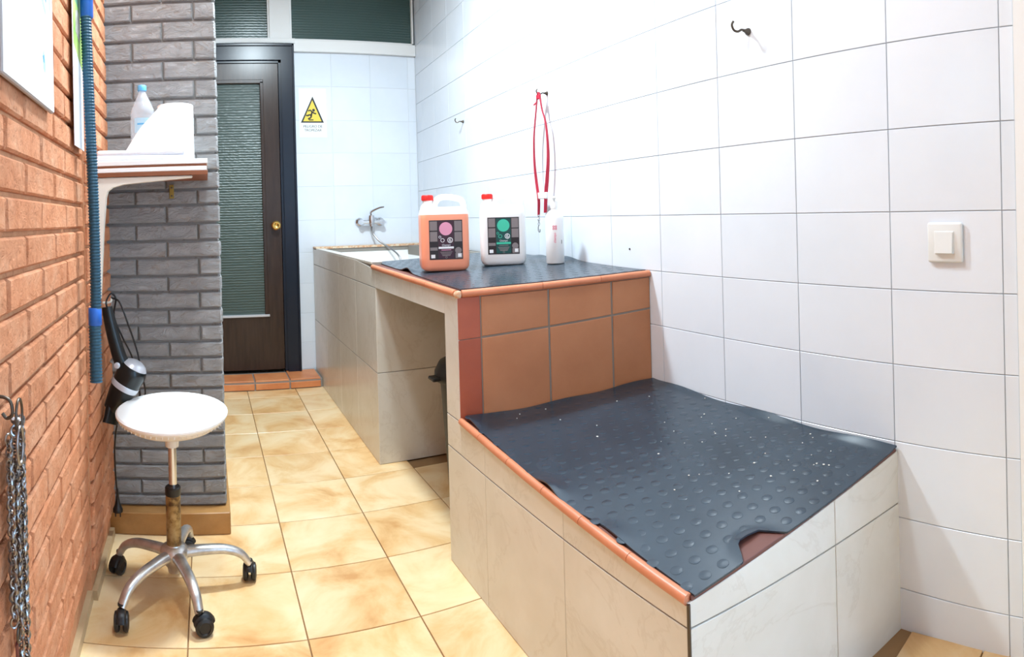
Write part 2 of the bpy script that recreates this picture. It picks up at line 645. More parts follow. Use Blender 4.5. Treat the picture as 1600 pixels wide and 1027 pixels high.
# raised slab at the foot of the right wall, beside the low block
bm = new()
hexa(bm, [(.86, -.3, -.006), (1.47, -.3, -.006), (1.47, .76, -.006), (.86, .76, -.006)], [(.86, -.3, .064), (1.47, -.3, .064), (1.47, .76, .064), (.86, .76, .064)])
link('raised_slab', bm, floor, 'floor_grout')
grid_tiles(floor, (0, 0, .064), (1, 0, 0), (0, 1, 0), [.86, 1.22, 1.45], [-.2, .13, .46, .66], 'floor_tile', .004, .006, .0012, jit=.0008)

# ceiling ----------------------------------------------------------
bm = new()
box(bm, (-.95, -1.0, CEIL), (1.95, 5.6, CEIL + .1))
structure('ceiling', bm, 'plaster')

# right wall -------------------------------------------------------
bm = new()
t_ = .0056
hexa(bm, [(XW(.25) + t_, .25, 0), (XW(.25) + .2, .25, 0), (XW(4.75) + .2, 4.75, 0), (XW(4.75) + t_, 4.75, 0)],
     [(XW(.25) + t_, .25, CEIL), (XW(.25) + .2, .25, CEIL), (XW(4.75) + .2, 4.75, CEIL), (XW(4.75) + t_, 4.75, CEIL)])
box(bm, (XW(-.8), -1.0, 2.35), (XW(.25) + .15, .25, CEIL))        # lintel of the doorway beside the camera
box(bm, (XW(-.8), -1.0, 0), (XW(.25) + .15, -.80, 2.35))
wall_right = structure('wall_right', bm, 'white_grout')
ur = V((-.054, -1, 0)).normalized()               # tiles run towards the viewer so that u x z points into the room
k_ = math.hypot(1, .054)
ycols = [.352, .389] + [.389 + .3105 * i for i in range(1, 14)] + [4.56]
zrows = [0, .174, .365, .568, .774, .974, 1.179, 1.397, 1.625, 1.86, 2.09, 2.32, 2.55, 2.80, CEIL]
O_ = V((XW(0) + .0065, 0, 0))
grid_tiles(wall_right, O_, ur, (0, 0, 1), [-y * k_ for y in ycols[::-1]], zrows, 'white_tile', 0.0022, .0065, .001, jit=.0018,
           keep=lambda a, z: not (z < .45 and -a > .8) and not (z < .9 and -a > 1.9))
# white jamb where the tiles end at the right edge
bm = new()
hexa(bm, [(XW(.25) - .03, .25, 0), (XW(.25) + .22, .248, 0), (XW(.345) + .22, .345, 0), (XW(.345) - .03, .345, 0)],
     [(XW(.25) - .03, .25, CEIL), (XW(.25) + .22, .248, CEIL), (XW(.345) + .22, .345, CEIL), (XW(.345) - .03, .345, CEIL)])
structure('trim_1', bm, 'plaster')

# wall behind the camera
bm = new()
box(bm, (-.75, -1.0, 0), (1.6, -.9, CEIL))
structure('wall_front', bm, 'plaster')

# back wall --------------------------------------------------------
YB = 4.56
bm = new()
box(bm, (-.75, YB + .006, 0), (-.36, YB + .2, CEIL))
box(bm, (.66, YB + .0012, 0), (1.9, YB + .2, 2.50))
box(bm, (-.75, YB + .006, 2.95), (1.9, YB + .2, CEIL))
wall_back = structure('wall_back', bm, 'white_grout')
grid_tiles(wall_back, (0, YB + .006, 0), (1, 0, 0), (0, 0, 1), [.662, .977, 1.287, 1.597, 1.66], [.066, .267, .488, .712, .945, 1.19, 1.445, 1.70, 1.95, 2.21, 2.468],
           'white_tile', .0024, .0065, .001, jit=.0018)
# transom: white frame, mullion, two dark panes above door and ledge
bm = new()
box(bm, (-.40, YB - .045, 2.525), (.70, YB + .05, 2.562), .003)
box(bm, (.66, YB - .03, 2.468), (1.66, YB + .05, 2.556), .003)
structure('trim_2', bm, 'plaster')
bm = new()
box(bm, (.508, YB - .03, 2.562), (.667, YB + .05, 2.95), .003)
structure('trim_3', bm, 'plaster')
for i, (x0, x1) in enumerate(((-.40, .508), (.667, 1.648))):
    bm = new()
    for lo, hi in (((x0, YB - .02, 2.558), (x0 + .012, YB + .04, 2.95)), ((x1 - .012, YB - .02, 2.558), (x1, YB + .04, 2.95)),
                   ((x0, YB - .02, 2.556), (x1, YB + .04, 2.566)), ((x0, YB - .02, 2.938), (x1, YB + .04, 2.95))):
        box(bm, lo, hi)
    wn = structure('window_%d' % (i + 1), bm, 'plaster')
    bm = new()
    box(bm, (x0 + .01, YB + .005, 2.56), (x1 - .01, YB + .012, 2.945))
    link('pane', bm, wn, 'wired_glass')
# dim room behind the glass
bm = new()
box(bm, (-.95, YB + .9, 0), (1.95, YB + .95, CEIL))
box(bm, (1.85, YB + .15, 0), (1.95, YB + .9, CEIL))
structure('wall_beyond', bm, 'plaster')

# door -------------------------------------------------------------
bm = new()
YD = 4.50
fo = [(-.37, .0), (-.37, 2.51), (.682, 2.51), (.682, .0)]
fi = [(-.27, .0), (-.27, 2.395), (.585, 2.395), (.585, .0)]
for (a, b, c_, d) in ((fo[0], fo[1], fi[1], fi[0]), (fo[1], fo[2], fi[2], fi[1]), (fo[2], fo[3], fi[3], fi[2])):
    zz = lambda q: (q[0], YD, max(q[1], .068))
    hexa(bm, [zz(a), zz(b), zz(c_), zz(d)], [(x, y + .12, z) for x, y, z in (zz(a), zz(b), zz(c_), zz(d))])
# rebate strip inside the frame
box(bm, (.565, YD + .02, .075), (.59, YD + .1, 2.40), .002)
box(bm, (-.28, YD + .02, 2.375), (.59, YD + .1, 2.40), .002)
box(bm, (-.275, YD + .02, .075), (-.25, YD + .1, 2.40), .002)
box(bm, (.668, YD - .012, .068), (.684, YD + .02, 2.515), .003)
box(bm, (-.37, YD - .012, 2.497), (.684, YD + .02, 2.515), .003)
door = structure('door_1', bm, 'navy_paint')
bm = new()
L0, L1, B0, B1 = -.248, .562, .086, 2.372
P0, P1, Q0, Q1 = -.12, .438, .492, 2.238
for lo, hi in (((L0, B0), (P0, B1)), ((P1, B0), (L1, B1)), ((P0, B0), (P1, Q0)), ((P0, Q1), (P1, B1))):
    box(bm, (lo[0], YD + .03, lo[1]), (hi[0], YD + .07, hi[1]))
leaf = link('door_leaf', bm, door, 'dark_wood')
bm = new()
for lo, hi in (((P0 - .004, Q0), (P0 + .014, Q1)), ((P1 - .014, Q0), (P1 + .012, Q1)), ((P0, Q1 - .014), (P1 + .012, Q1 + .014))):
    box(bm, (lo[0], YD + .022, lo[1]), (hi[0], YD + .05, hi[1]), .003)
link('glazing_bead', bm, leaf, 'dark_wood')
bm = new()
box(bm, (P0, YD + .015, Q0 - .012), (P1 + .02, YD + .05, Q0 + .006), .003)
link('sill_bead', bm, leaf, 'silver_plastic')
bm = new()
box(bm, (P0, YD + .046, Q0), (P1, YD + .052, Q1))
link('pane', bm, leaf, 'rippled_glass')
bm = new()
lathe(bm, [(0, 0), (.028, 0), (.028, .006), (.012, .010), (.010, .03), (.026, .036), (.034, .046), (.034, .058), (.026, .066), (.020, .066), (.016, .062), (0, .060)], 24,
      aim((.517, YD + .03, 1.158), (0, -1, 0)))
link('door_knob', bm, leaf, 'brass', True)

# threshold step ---------------------------------------------------
bm = new()
box(bm, (-.45, 4.285, -.006), (.80, 4.62, .058))
step = structure('trim_4', bm, 'grey_grout')
xs = [-.40, -.03, .317, .565, .79]
for a, b in zip(xs, xs[1:]):
    slab(step, 'tile', [(a, 4.285, .058), (b, 4.285, .058), (b, 4.50 if b < .6 else 4.55, .058), (a, 4.50 if b < .6 else 4.55, .058)], .01, 'step_tile', .003, .005)
    slab(step, 'tile', [(a, 4.285, .002), (b, 4.285, .002), (b, 4.285, .054), (a, 4.285, .054)], .008, 'step_tile', .002, .005)

# left wall of orange bricks ---------------------------------------
bm = new()
YC = 1.925                                         # a second length of wall begins here
TH = .016
nb = lambda y: XL(y) - TH + .003
XF = lambda y: -.378 - .0147 * (y - 1.925)         # and that far length stands a little proud
pts = [(nb(-.8), -.8), (nb(YC), YC), (XF(YC) - TH + .003, YC + .001), (XF(2.60) - TH + .003, 2.60), (-.7, 2.60), (-.7, -.8)]
hexa(bm, [(x, y, 0) for x, y in pts], [(x, y, CEIL) for x, y in pts])
box(bm, (-.95, 2.60, 0), (-.64, 5.6, CEIL))                   # the passage behind the pillar
wall_left = structure('wall_left', bm, 'orange_mortar')
rowz = [1.26 - .0765 * i for i in range(1, 16)][::-1] + [1.26, 1.337, 1.414, 1.492, 1.572, 1.654, 1.738, 1.825, 1.915, 2.005, 2.10, 2.195]
kx = math.hypot(1, .035)
ul = V((-.035, 1, 0)).normalized()
idx0 = rowz.index(1.26)


def left_cuts(i):
    off = 1.214 if (i - idx0) % 2 == 0 else 1.071
    cs = [off + .2835 * k for k in range(-2, 6)]
    return [y * kx for y in [.70] + [y for y in cs if .74 < y < YC - .03] + [YC]]


lay_bricks(wall_left, (XL(0) - TH, 0, 0), ul, rowz, left_cuts, 'orange_brick', TH)


def far_cuts(i):
    a = 2.10 if i % 2 else 2.24
    return [y * kx for y in [YC + .002, a, a + .2835, 2.42] if y <= 2.42]


far_rows = [.085 + .0712 * i for i in range(14)]
far_rows = [z for z in far_rows if z < 1.05] + [1.127, 1.195, 1.268, 1.329, 1.40, 1.471, 1.544, 1.616, 1.689, 1.765, 1.842, 1.921, 2.0, 2.074, 2.15]
lay_bricks(wall_left, (XF(0) - TH, 0, 0), V((-.0147, 1, 0)), far_rows, far_cuts, 'orange_brick', TH)

bm = new()
for y0, y1, X_ in ((-.3, YC, XL), (YC, 2.335, XF)):
    hexa(bm, [(X_(y0) - .02, y0, 0), (X_(y0) + .007, y0, 0), (X_(y1) + .007, y1, 0), (X_(y1) - .02, y1, 0)],
         [(X_(y0) - .02, y0, .03), (X_(y0) + .005, y0, .03), (X_(y1) + .005, y1, .03), (X_(y1) - .02, y1, .03)])
structure('baseboard_left', bm, 'pale_skirting')

# pillar of grey bricks --------------------------------------------
YP, PX0, PX1 = 2.40, -.44, .056
bm = new()
box(bm, (PX0 - .2, YP + .014, 0), (PX1 - .014, 3.05, CEIL))
pillar = structure('wall_pillar', bm, 'grey_mortar')
gz = [2.30, 2.226, 2.15, 2.074, 2.0, 1.921, 1.842, 1.765, 1.689, 1.616, 1.544, 1.471, 1.4, 1.329, 1.268, 1.195, 1.127, 1.059, .988, .925, .857, .794, .729, .666,
      .605, .545, .485, .427, .367, .308, .249, .190, .131, .085][::-1]
ng = len(gz) - 1


def grey_cuts(i):
    r = ng - 1 - i                                  # counted from the top
    return [PX0 + .02, -.28, -.033, PX1] if r % 2 == 1 else [PX0 + .02, -.157, PX1]


lay_bricks(pillar, (0, YP + .017, 0), (1, 0, 0), gz, grey_cuts, 'grey_brick', .017, .010)


def side_cuts(i):
    return [YP + .012, YP + .13, YP + .38, YP + .63] if i % 2 else [YP + .012, YP + .25, YP + .50, YP + .63]


lay_bricks(pillar, (PX1 - .017, 0, 0), (0, 1, 0), gz, side_cuts, 'grey_brick', .017, .010)
bm = new()
box(bm, (XL(2.35) + .004, 2.345, 0), (.066, YP + .02, .084), .003)
box(bm, (.044, 2.346, 0), (.067, 3.05, .0838), .003)
structure('baseboard_pillar', bm, 'skirting_tile')

# ================================================================== WASH STATION
XT = .802
ws = thing('wash_station', (0, 0, 0), 'tiled dog washing station with tub, table and low step block along the white wall', 'wash station')
A, B, Cc, D = V((XT, .819, .461)), V((1.456, .692, .552)), V((1.510, 1.70, .569)), V((XT, 1.855, .519))


def low(s_, t_, h=0):                               # s across, t from the front to the back
    p = (A * (1 - s_) + B * s_) * (1 - t_) + (D * (1 - s_) + Cc * s_) * t_
    return p + V((0, 0, h))


def top_z(x, y):                                    # sloping table top
    return .8791 + .0409 * x + .0178 * y


bm = new()
i_ = .003                                           # the core lies behind the tiles
hexa(bm, [(XT + i_, .819 + i_, 0), (1.46, .692 + i_, 0), (1.51, 1.72, 0), (XT + i_, 1.86, 0)], [A + V((i_, i_, -.012)), B + V((.004, i_, -.012)), Cc + V((.002, .02, -.012)), D + V((i_, 0, -.012))])
# step wall between low block and table (seen as the terracotta face)
hexa(bm, [(XT + i_, 1.855 + i_, 0), (1.512, 1.70 + i_, 0), (1.515, 1.81, 0), (XT + i_, 1.965, 0)],
     [(XT + i_, 1.855 + i_, top_z(.8, 1.855) - .012), (1.512, 1.70 + i_, top_z(1.51, 1.7) - .012), (1.515, 1.81, top_z(1.51, 1.81) - .012), (XT + i_, 1.965, top_z(.8, 1.965) - .012)])
# table slab
hexa(bm, [(XT + i_, 1.86 + i_, .86), (1.512, 1.71 + i_, .86), (1.565, 2.97, .86), (XT + i_, 2.97, .86)],
     [(XT + i_, 1.86 + i_, top_z(.8, 1.86) - .012), (1.512, 1.71 + i_, top_z(1.51, 1.71) - .012), (1.565, 2.97, top_z(1.56, 2.97) - .012), (XT + i_, 2.97, top_z(.8, 2.97) - .012)])
# tub block, hollow: four walls and a floor
zt = .978
for lo, hi in (((XT + i_, 2.845 + i_, 0), (1.57, 3.00, zt - .02)), ((XT + i_, 2.9, 0), (.856, 4.55, zt)), ((XT + i_, 4.44, 0), (1.66, 4.555, zt)), ((1.52, 2.9, 0), (1.572, 4.5, zt)), ((.85, 2.95, 0), (1.55, 4.5, .55))):
    box(bm, lo, hi)
link('masonry', bm, ws, 'grey_grout')
bm = new()                                          # white tub lining
box(bm, (.852, 2.995, .548), (1.53, 4.445, .975))
top = max(bm.faces, key=lambda f: f.calc_center_median().z)
r = bmesh.ops.inset_individual(bm, faces=[top], thickness=.012)
bmesh.ops.translate(bm, verts=top.verts, vec=(0, 0, -.36))
bmesh.ops.scale(bm, verts=top.verts, vec=(.86, .93, 1), space=Matrix.Translation((-1.19, -3.72, 0)))
bmesh.ops.bevel(bm, geom=[e for e in top.edges], offset=.05, segments=3, affect='EDGES')
link('tub_lining', bm, ws, 'white_plastic', True)

# left face tiles (outline y,z ; outside is -X)
TT = .003


def lf(y0, y1, za0, za1, zb0=None, zb1=None, mat='beige_tile'):
    """y0 near .. y1 far; za = z at near bottom/top, zb = at far bottom/top"""
    zb0 = za0 if zb0 is None else zb0
    zb1 = za1 if zb1 is None else zb1
    slab(ws, 'tile', [(XT + i_, y1, zb0), (XT + i_, y0, za0), (XT + i_, y0, za1), (XT + i_, y1, zb1)], TT, mat, .0008, .0008)


edge = lambda y: .461 + (.519 - .461) * (y - .819) / (1.855 - .819) - .008
for y0, y1 in ((.819, 1.245), (1.245, 1.675), (1.675, 1.967)):
    lf(y0, y1, .001, .402)
for y0, y1 in ((.819, 1.245), (1.245, 1.675), (1.675, 1.855)):
    lf(y0, y1, .404, edge(y0), .404, edge(y1))
lf(1.855, 1.967, .404, .512)
lf(1.855, 1.967, .514, .938)
for y0, y1 in ((1.967, 2.42), (2.42, 2.845)):
    lf(y0, y1, .857, top_z(.8, y0) - .016, .857, top_z(.8, y1) - .016)
yt = [2.845, 3.25, 3.67, 4.09, 4.55]
for k, (y0, y1) in enumerate(zip(yt, yt[1:])):
    lf(y0, y1, .001, .442)
    lf(y0, y1, .444, .856)
    t0 = top_z(.8, 2.88) - .016 if k == 0 else .972
    lf(y0, y1, .858, t0, .858, .972)
# inner faces of the knee hole
for z0, z1 in ((.001, .442), (.444, .857)):
    for x0, x1 in ((XT + .001, 1.215), (1.217, 1.575)):
        slab(ws, 'tile', [(x0, 2.845 + i_, z0), (x1, 2.845 + i_, z0), (x1, 2.845 + i_, z1), (x0, 2.845 + i_, z1)], TT, 'beige_tile', .0008, .0008)
# front face of the low block
fd = (B - A)
fd.z = 0
fn = V((fd.y, -fd.x, 0)).normalized()
P_ = lambda t, z: A + fd * t + V((0, 0, z - A.z)) - fn * i_
ez = lambda t: .461 + (.552 - .461) * t - .008
for t0, t1 in ((0, .62), (.62, 1)):
    slab(ws, 'tile', [P_(t0, .004), P_(t1, .004), P_(t1, .402), P_(t0, .402)], TT, 'beige_tile', .0008, .0008)
    slab(ws, 'tile', [P_(t0, .404), P_(t1, .404), P_(t1, ez(t1)), P_(t0, ez(t0))], TT, 'beige_tile', .0008, .0008)
bm = new()                                          # worn metal corner bead
sweep(bm, [(XT - .001, .8175, .002), (XT - .001, .8175, .452)], .004, 6)
link('corner_bead', bm, ws, 'dark_steel', True)
# terracotta face
G0, G1 = V((XT, 1.855, 0)), V((1.510, 1.70, 0))
ge = (G1 - G0).normalized()
gn = V((ge.y, -ge.x, 0))
gp = lambda t, z: G0 + ge * t + V((0, 0, z)) - gn * i_
ts = [0, .079, .322, .564, .724]
zb = lambda t: .519 + .05 * t / .723 - .004
zm = lambda t: .783 + .05 * t / .723
zu = lambda t: .926 + .026 * t / .723
for k, (t0, t1) in enumerate(zip(ts, ts[1:])):
    m_ = 'red_tile' if k == 0 else 'terracotta_tile'
    g = .0012 if k == 0 else .0035
    slab(ws, 'tile', [gp(t0, zb(t0)), gp(t1, zb(t1)), gp(t1, zm(t1)), gp(t0, zm(t0))], TT, m_, .0015, g)
    slab(ws, 'tile', [gp(t0, zm(t0)), gp(t1, zm(t1)), gp(t1, zu(t1)), gp(t0, zu(t0))], TT, m_, .0015, g)
# tops under the mats
for t0, t1 in ((0, .34), (.34, .67), (.67, 1)):
    for s0, s1 in ((.012, .5), (.5, .995)):
        slab(ws, 'tile', [low(s0, t0, -.012), low(s1, t0, -.012), low(s1, t1, -.012), low(s0, t1, -.012)], .011, 'brown_tile', .0012, .002)
for y0, y1 in ((1.88, 2.24), (2.24, 2.60), (2.60, 2.96)):
    for x0, x1 in ((XT + .012, 1.17), (1.17, 1.51)):
        k0 = -.13 * (x0 - .8) / .7 if y0 < 2 else 0
        k1 = -.13 * (x1 - .8) / .7 if y0 < 2 else 0
        q = [(x0, y0 + k0), (x1, y0 + k1), (x1, y1), (x0, y1)]
        slab(ws, 'tile', [(x, y, top_z(x, y) - .012) for x, y in q], .011, 'brown_tile', .0012, .002)


def trim(a, b, r=.0125, mat='terracotta_trim', rise=.0):
    a, b = V(a), V(b)
    d = (b - a).normalized() * .0008
    bm = new()
    m_ = (a + b) / 2
    sweep(bm, [a + d - m_, m_ - m_ + V((R.uniform(-.0006, .0006), 0, R.uniform(-.0006, .0006))), b - d - m_], r, 10)
    o = link('edge_trim', bm, ws, mat, True)
    o.location = m_
    return o


ty = [2.895, 2.52, 2.26, 2.14, 1.872]
for y0, y1 in zip(ty, ty[1:]):
    trim((XT + .004, y0, top_z(.8, y0) - .008), (XT + .004, y1, top_z(.8, y1) - .008))
fx = [0.016, .30, .52, .722]
for t0, t1 in zip(fx, fx[1:]):
    a, b = gp(t0, 0) + gn * .002, gp(t1, 0) + gn * .002
    trim((a.x, a.y, top_z(a.x, a.y) - .008), (b.x, b.y, top_z(b.x, b.y) - .008))
bm = new()
lathe(bm, [(0, -.014), (.010, -.012), (.0145, -.004), (.0145, .003), (.010, .010), (0, .0125)], 14)
o = link('edge_trim', bm, ws, 'worn_trim', True)
o.location = (XT + .005, 1.858, top_z(.8, 1.858) - .009)
o['label'] = 'worn pale corner piece of the table edge'
te = [.0, .17, .34, .50, .68, .86, 1.0]
for t0, t1 in zip(te, te[1:]):
    a, b = low(0, t0), low(0, t1)
    trim(a + V((.004, .004 if t0 == 0 else 0, -.004)), b + V((.004, 0, -.004)), .0115)
# tub rim: pale tiles on the back edge, thin edge on the left
for x0, x1 in ((.80, 1.10), (1.10, 1.40), (1.40, 1.655)):
    slab(ws, 'rim_tile', [(x0, 4.43, zt), (x1, 4.43, zt), (x1, 4.55, zt), (x0, 4.55, zt)], .012, 'worn_trim', .003, .001)
for y0, y1 in ((2.90, 3.25), (3.25, 3.67), (3.67, 4.09), (4.09, 4.43)):
    slab(ws, 'rim_tile', [(XT, y0, zt - .008), (.858, y0, zt - .008), (.858, y1, zt - .008), (XT, y1, zt - .008)], .010, 'beige_tile', .002, .001)


# ================================================================== RUBBER MATS
def mat_sheet(name, P, edge_out, notch, label, curl, s_n=64, t_n=56):
    """P(s,t,h) the surface; edges waver by edge_out; notch(s,t) -> pull-in of the front edge"""
    th = .004
    bm = new()
    U, Lo = [], []
    for j in range(t_n + 1):
        ru, rl = [], []
        for i in range(s_n + 1):
            s_, t_ = i / s_n, j / t_n
            h = curl(s_, t_)
            s2, t2 = edge_out(s_, t_)
            t2 += notch(s_) * (1 - t_) ** 14
            ru.append(bm.verts.new(P(s2, t2, h + th)))
            rl.append(bm.verts.new(P(s2, t2, h)))
        U.append(ru)
        Lo.append(rl)
    for j in range(t_n):
        for i in range(s_n):
            bm.faces.new((U[j][i], U[j][i + 1], U[j + 1][i + 1], U[j + 1][i]))
            bm.faces.new((Lo[j][i], Lo[j + 1][i], Lo[j + 1][i + 1], Lo[j][i + 1]))
    for j in range(t_n):
        for i in (0, s_n):
            bm.faces.new((U[j][i], U[j + 1][i], Lo[j + 1][i], Lo[j][i]))
    for i in range(s_n):
        for j in (0, t_n):
            bm.faces.new((U[j][i], U[j][i + 1], Lo[j][i + 1], Lo[j][i]))
    o = link(name, bm, None, 'rubber', 60)
    return tag(o, label, 'mat')


def studs(parent, P, ns, nt, sw, tw, curl, edge_out, notch, rad=.0132):
    """raised coins; sw, tw the mat's size in metres"""
    bm = new()
    N = 14
    for j in range(nt):
        for i in range(ns):
            s_ = (i + (.5 if j % 2 else .1)) / ns + .02
            t_ = (j + .5) / nt
            if s_ > .975 or t_ < .02 or notch(s_) > .004 and t_ < .06 or s_ < .025:
                continue
            p0 = P(s_, t_, curl(s_, t_) + .0036)
            eu = (P(s_ + .01, t_, curl(s_ + .01, t_) + .0036) - p0).normalized()
            ev = (P(s_, t_ + .01, curl(s_, t_ + .01) + .0036) - p0).normalized()
            n = eu.cross(ev).normalized()
            ev = n.cross(eu)
            rings = []
            for rr, hh in ((rad, 0), (rad * .97, .0007), (rad * .84, .0010)):
                rings.append([bm.verts.new(p0 + eu * (rr * math.cos(a)) + ev * (rr * math.sin(a)) + n * hh) for a in (2 * math.pi * k / N for k in range(N))])
            for a, b in zip(rings, rings[1:]):
                for k in range(N):
                    bm.faces.new((a[k], a[(k + 1) % N], b[(k + 1) % N], b[k]))
            bm.faces.new(rings[-1])
    o = link('stud', bm, parent, 'rubber', 30)
    o['kind'] = 'stuff'
    return o


def sm(x, c_, w_):
    return math.exp(-((x - c_) / w_) ** 2)


def low_edge(s_, t_):
    a = .018 + .006 * math.sin(t_ * 9) + .010 * sm(t_, .30, .05) - .006 * sm(t_, .42, .06)
    b = .992 - .006 * (1 + math.sin(t_ * 11)) * .5
    f = -.004 + .002 * math.sin(s_ * 8)
    g = .995 - .006 * (1 + math.sin(s_ * 14 + 1)) * .5
    return a + (b - a) * s_, f + (g - f) * t_


low_notch = lambda s_: .048 * max(0, min(1, (s_ - .19) / .05, (.375 - s_) / .045))
low_curl = lambda s_, t_: .016 * sm(t_, .50, .045) * sm(s_, 0, .045) + .012 * sm(t_, .97, .05) * sm(s_, .0, .08) + .007 * sm(t_, 1, .02) * (.5 + .5 * math.sin(s_ * 16)) \
    + .006 * sm(t_, .24, .05) * sm(s_, 0, .05) + .004 * sm(s_, 1, .03) * (1 + math.sin(t_ * 17)) + .008 * sm(s_, .27, .06) * sm(t_, 0, .03)
low_mat = mat_sheet('rubber_mat', low, low_edge, low_notch, 'black rubber mat with round studs and torn front edge on the low step block', low_curl)
studs(low_mat, low, 15, 21, .7, 1.0, low_curl, low_edge, low_notch)


UA, UB, UC, UD = V((.822, 1.875, 0)), V((1.512, 1.722, 0)), V((1.548, 2.965, 0)), V((.852, 2.985, 0))


def up(s_, t_, h=0):
    p = (UA * (1 - s_) + UB * s_) * (1 - t_) + (UD * (1 - s_) + UC * s_) * t_
    p.z = top_z(p.x, p.y) + h
    return p


def up_edge(s_, t_):
    a = .002 + .012 * sm(t_, .55, .08)
    return a + (1 - .012 * (1 + math.sin(t_ * 13)) * .5 - a) * s_, t_


up_curl = lambda s_, t_: .016 * sm(t_, .56, .05) * sm(s_, 0, .05) + .016 * sm(t_, .45, .07) * sm(s_, 1, .06) + .008 * sm(t_, .62, .05) * sm(s_, 1, .06) + .0006
up_mat = mat_sheet('rubber_mat', up, up_edge, lambda s_: 0, 'black studded rubber mat under the shampoo jugs on the table top', up_curl)
studs(up_mat, up, 15, 24, .7, 1.1, up_curl, up_edge, lambda s_: 0)
bm = new()                                          # crumbs of soap and hair on the low mat
for k in range(46):
    s_, t_ = R.uniform(.12, .97), R.uniform(.05, .98)
    if R.random() < .5:
        s_, t_ = R.uniform(.6, .95), R.uniform(.1, .6)
    p = low(s_, t_, low_curl(s_, t_) + .0048)
    q = R.uniform(.0008, .0022)
    box(bm, p - V((q, q * R.uniform(.6, 1.6), .0006)), p + V((q, q, .0009)))
o = link('crumbs', bm, None, 'dirt')
o['kind'] = 'stuff'
tag(o, 'scatter of tiny pale crumbs on the low black mat', 'crumbs')


# ================================================================== JUGS AND BOTTLE
def rounded_rect(hw, hd, r, n=5):
    out = []
    for cx, cy, a0 in ((hw - r, hd - r, 0), (-hw + r, hd - r, 90), (-hw + r, -hd + r, 180), (hw - r, -hd + r, 270)):
        for k in range(n + 1):
            a = math.radians(a0 + 90 * k / n)
            out.append((cx + r * math.cos(a), cy + r * math.sin(a)))
    return out


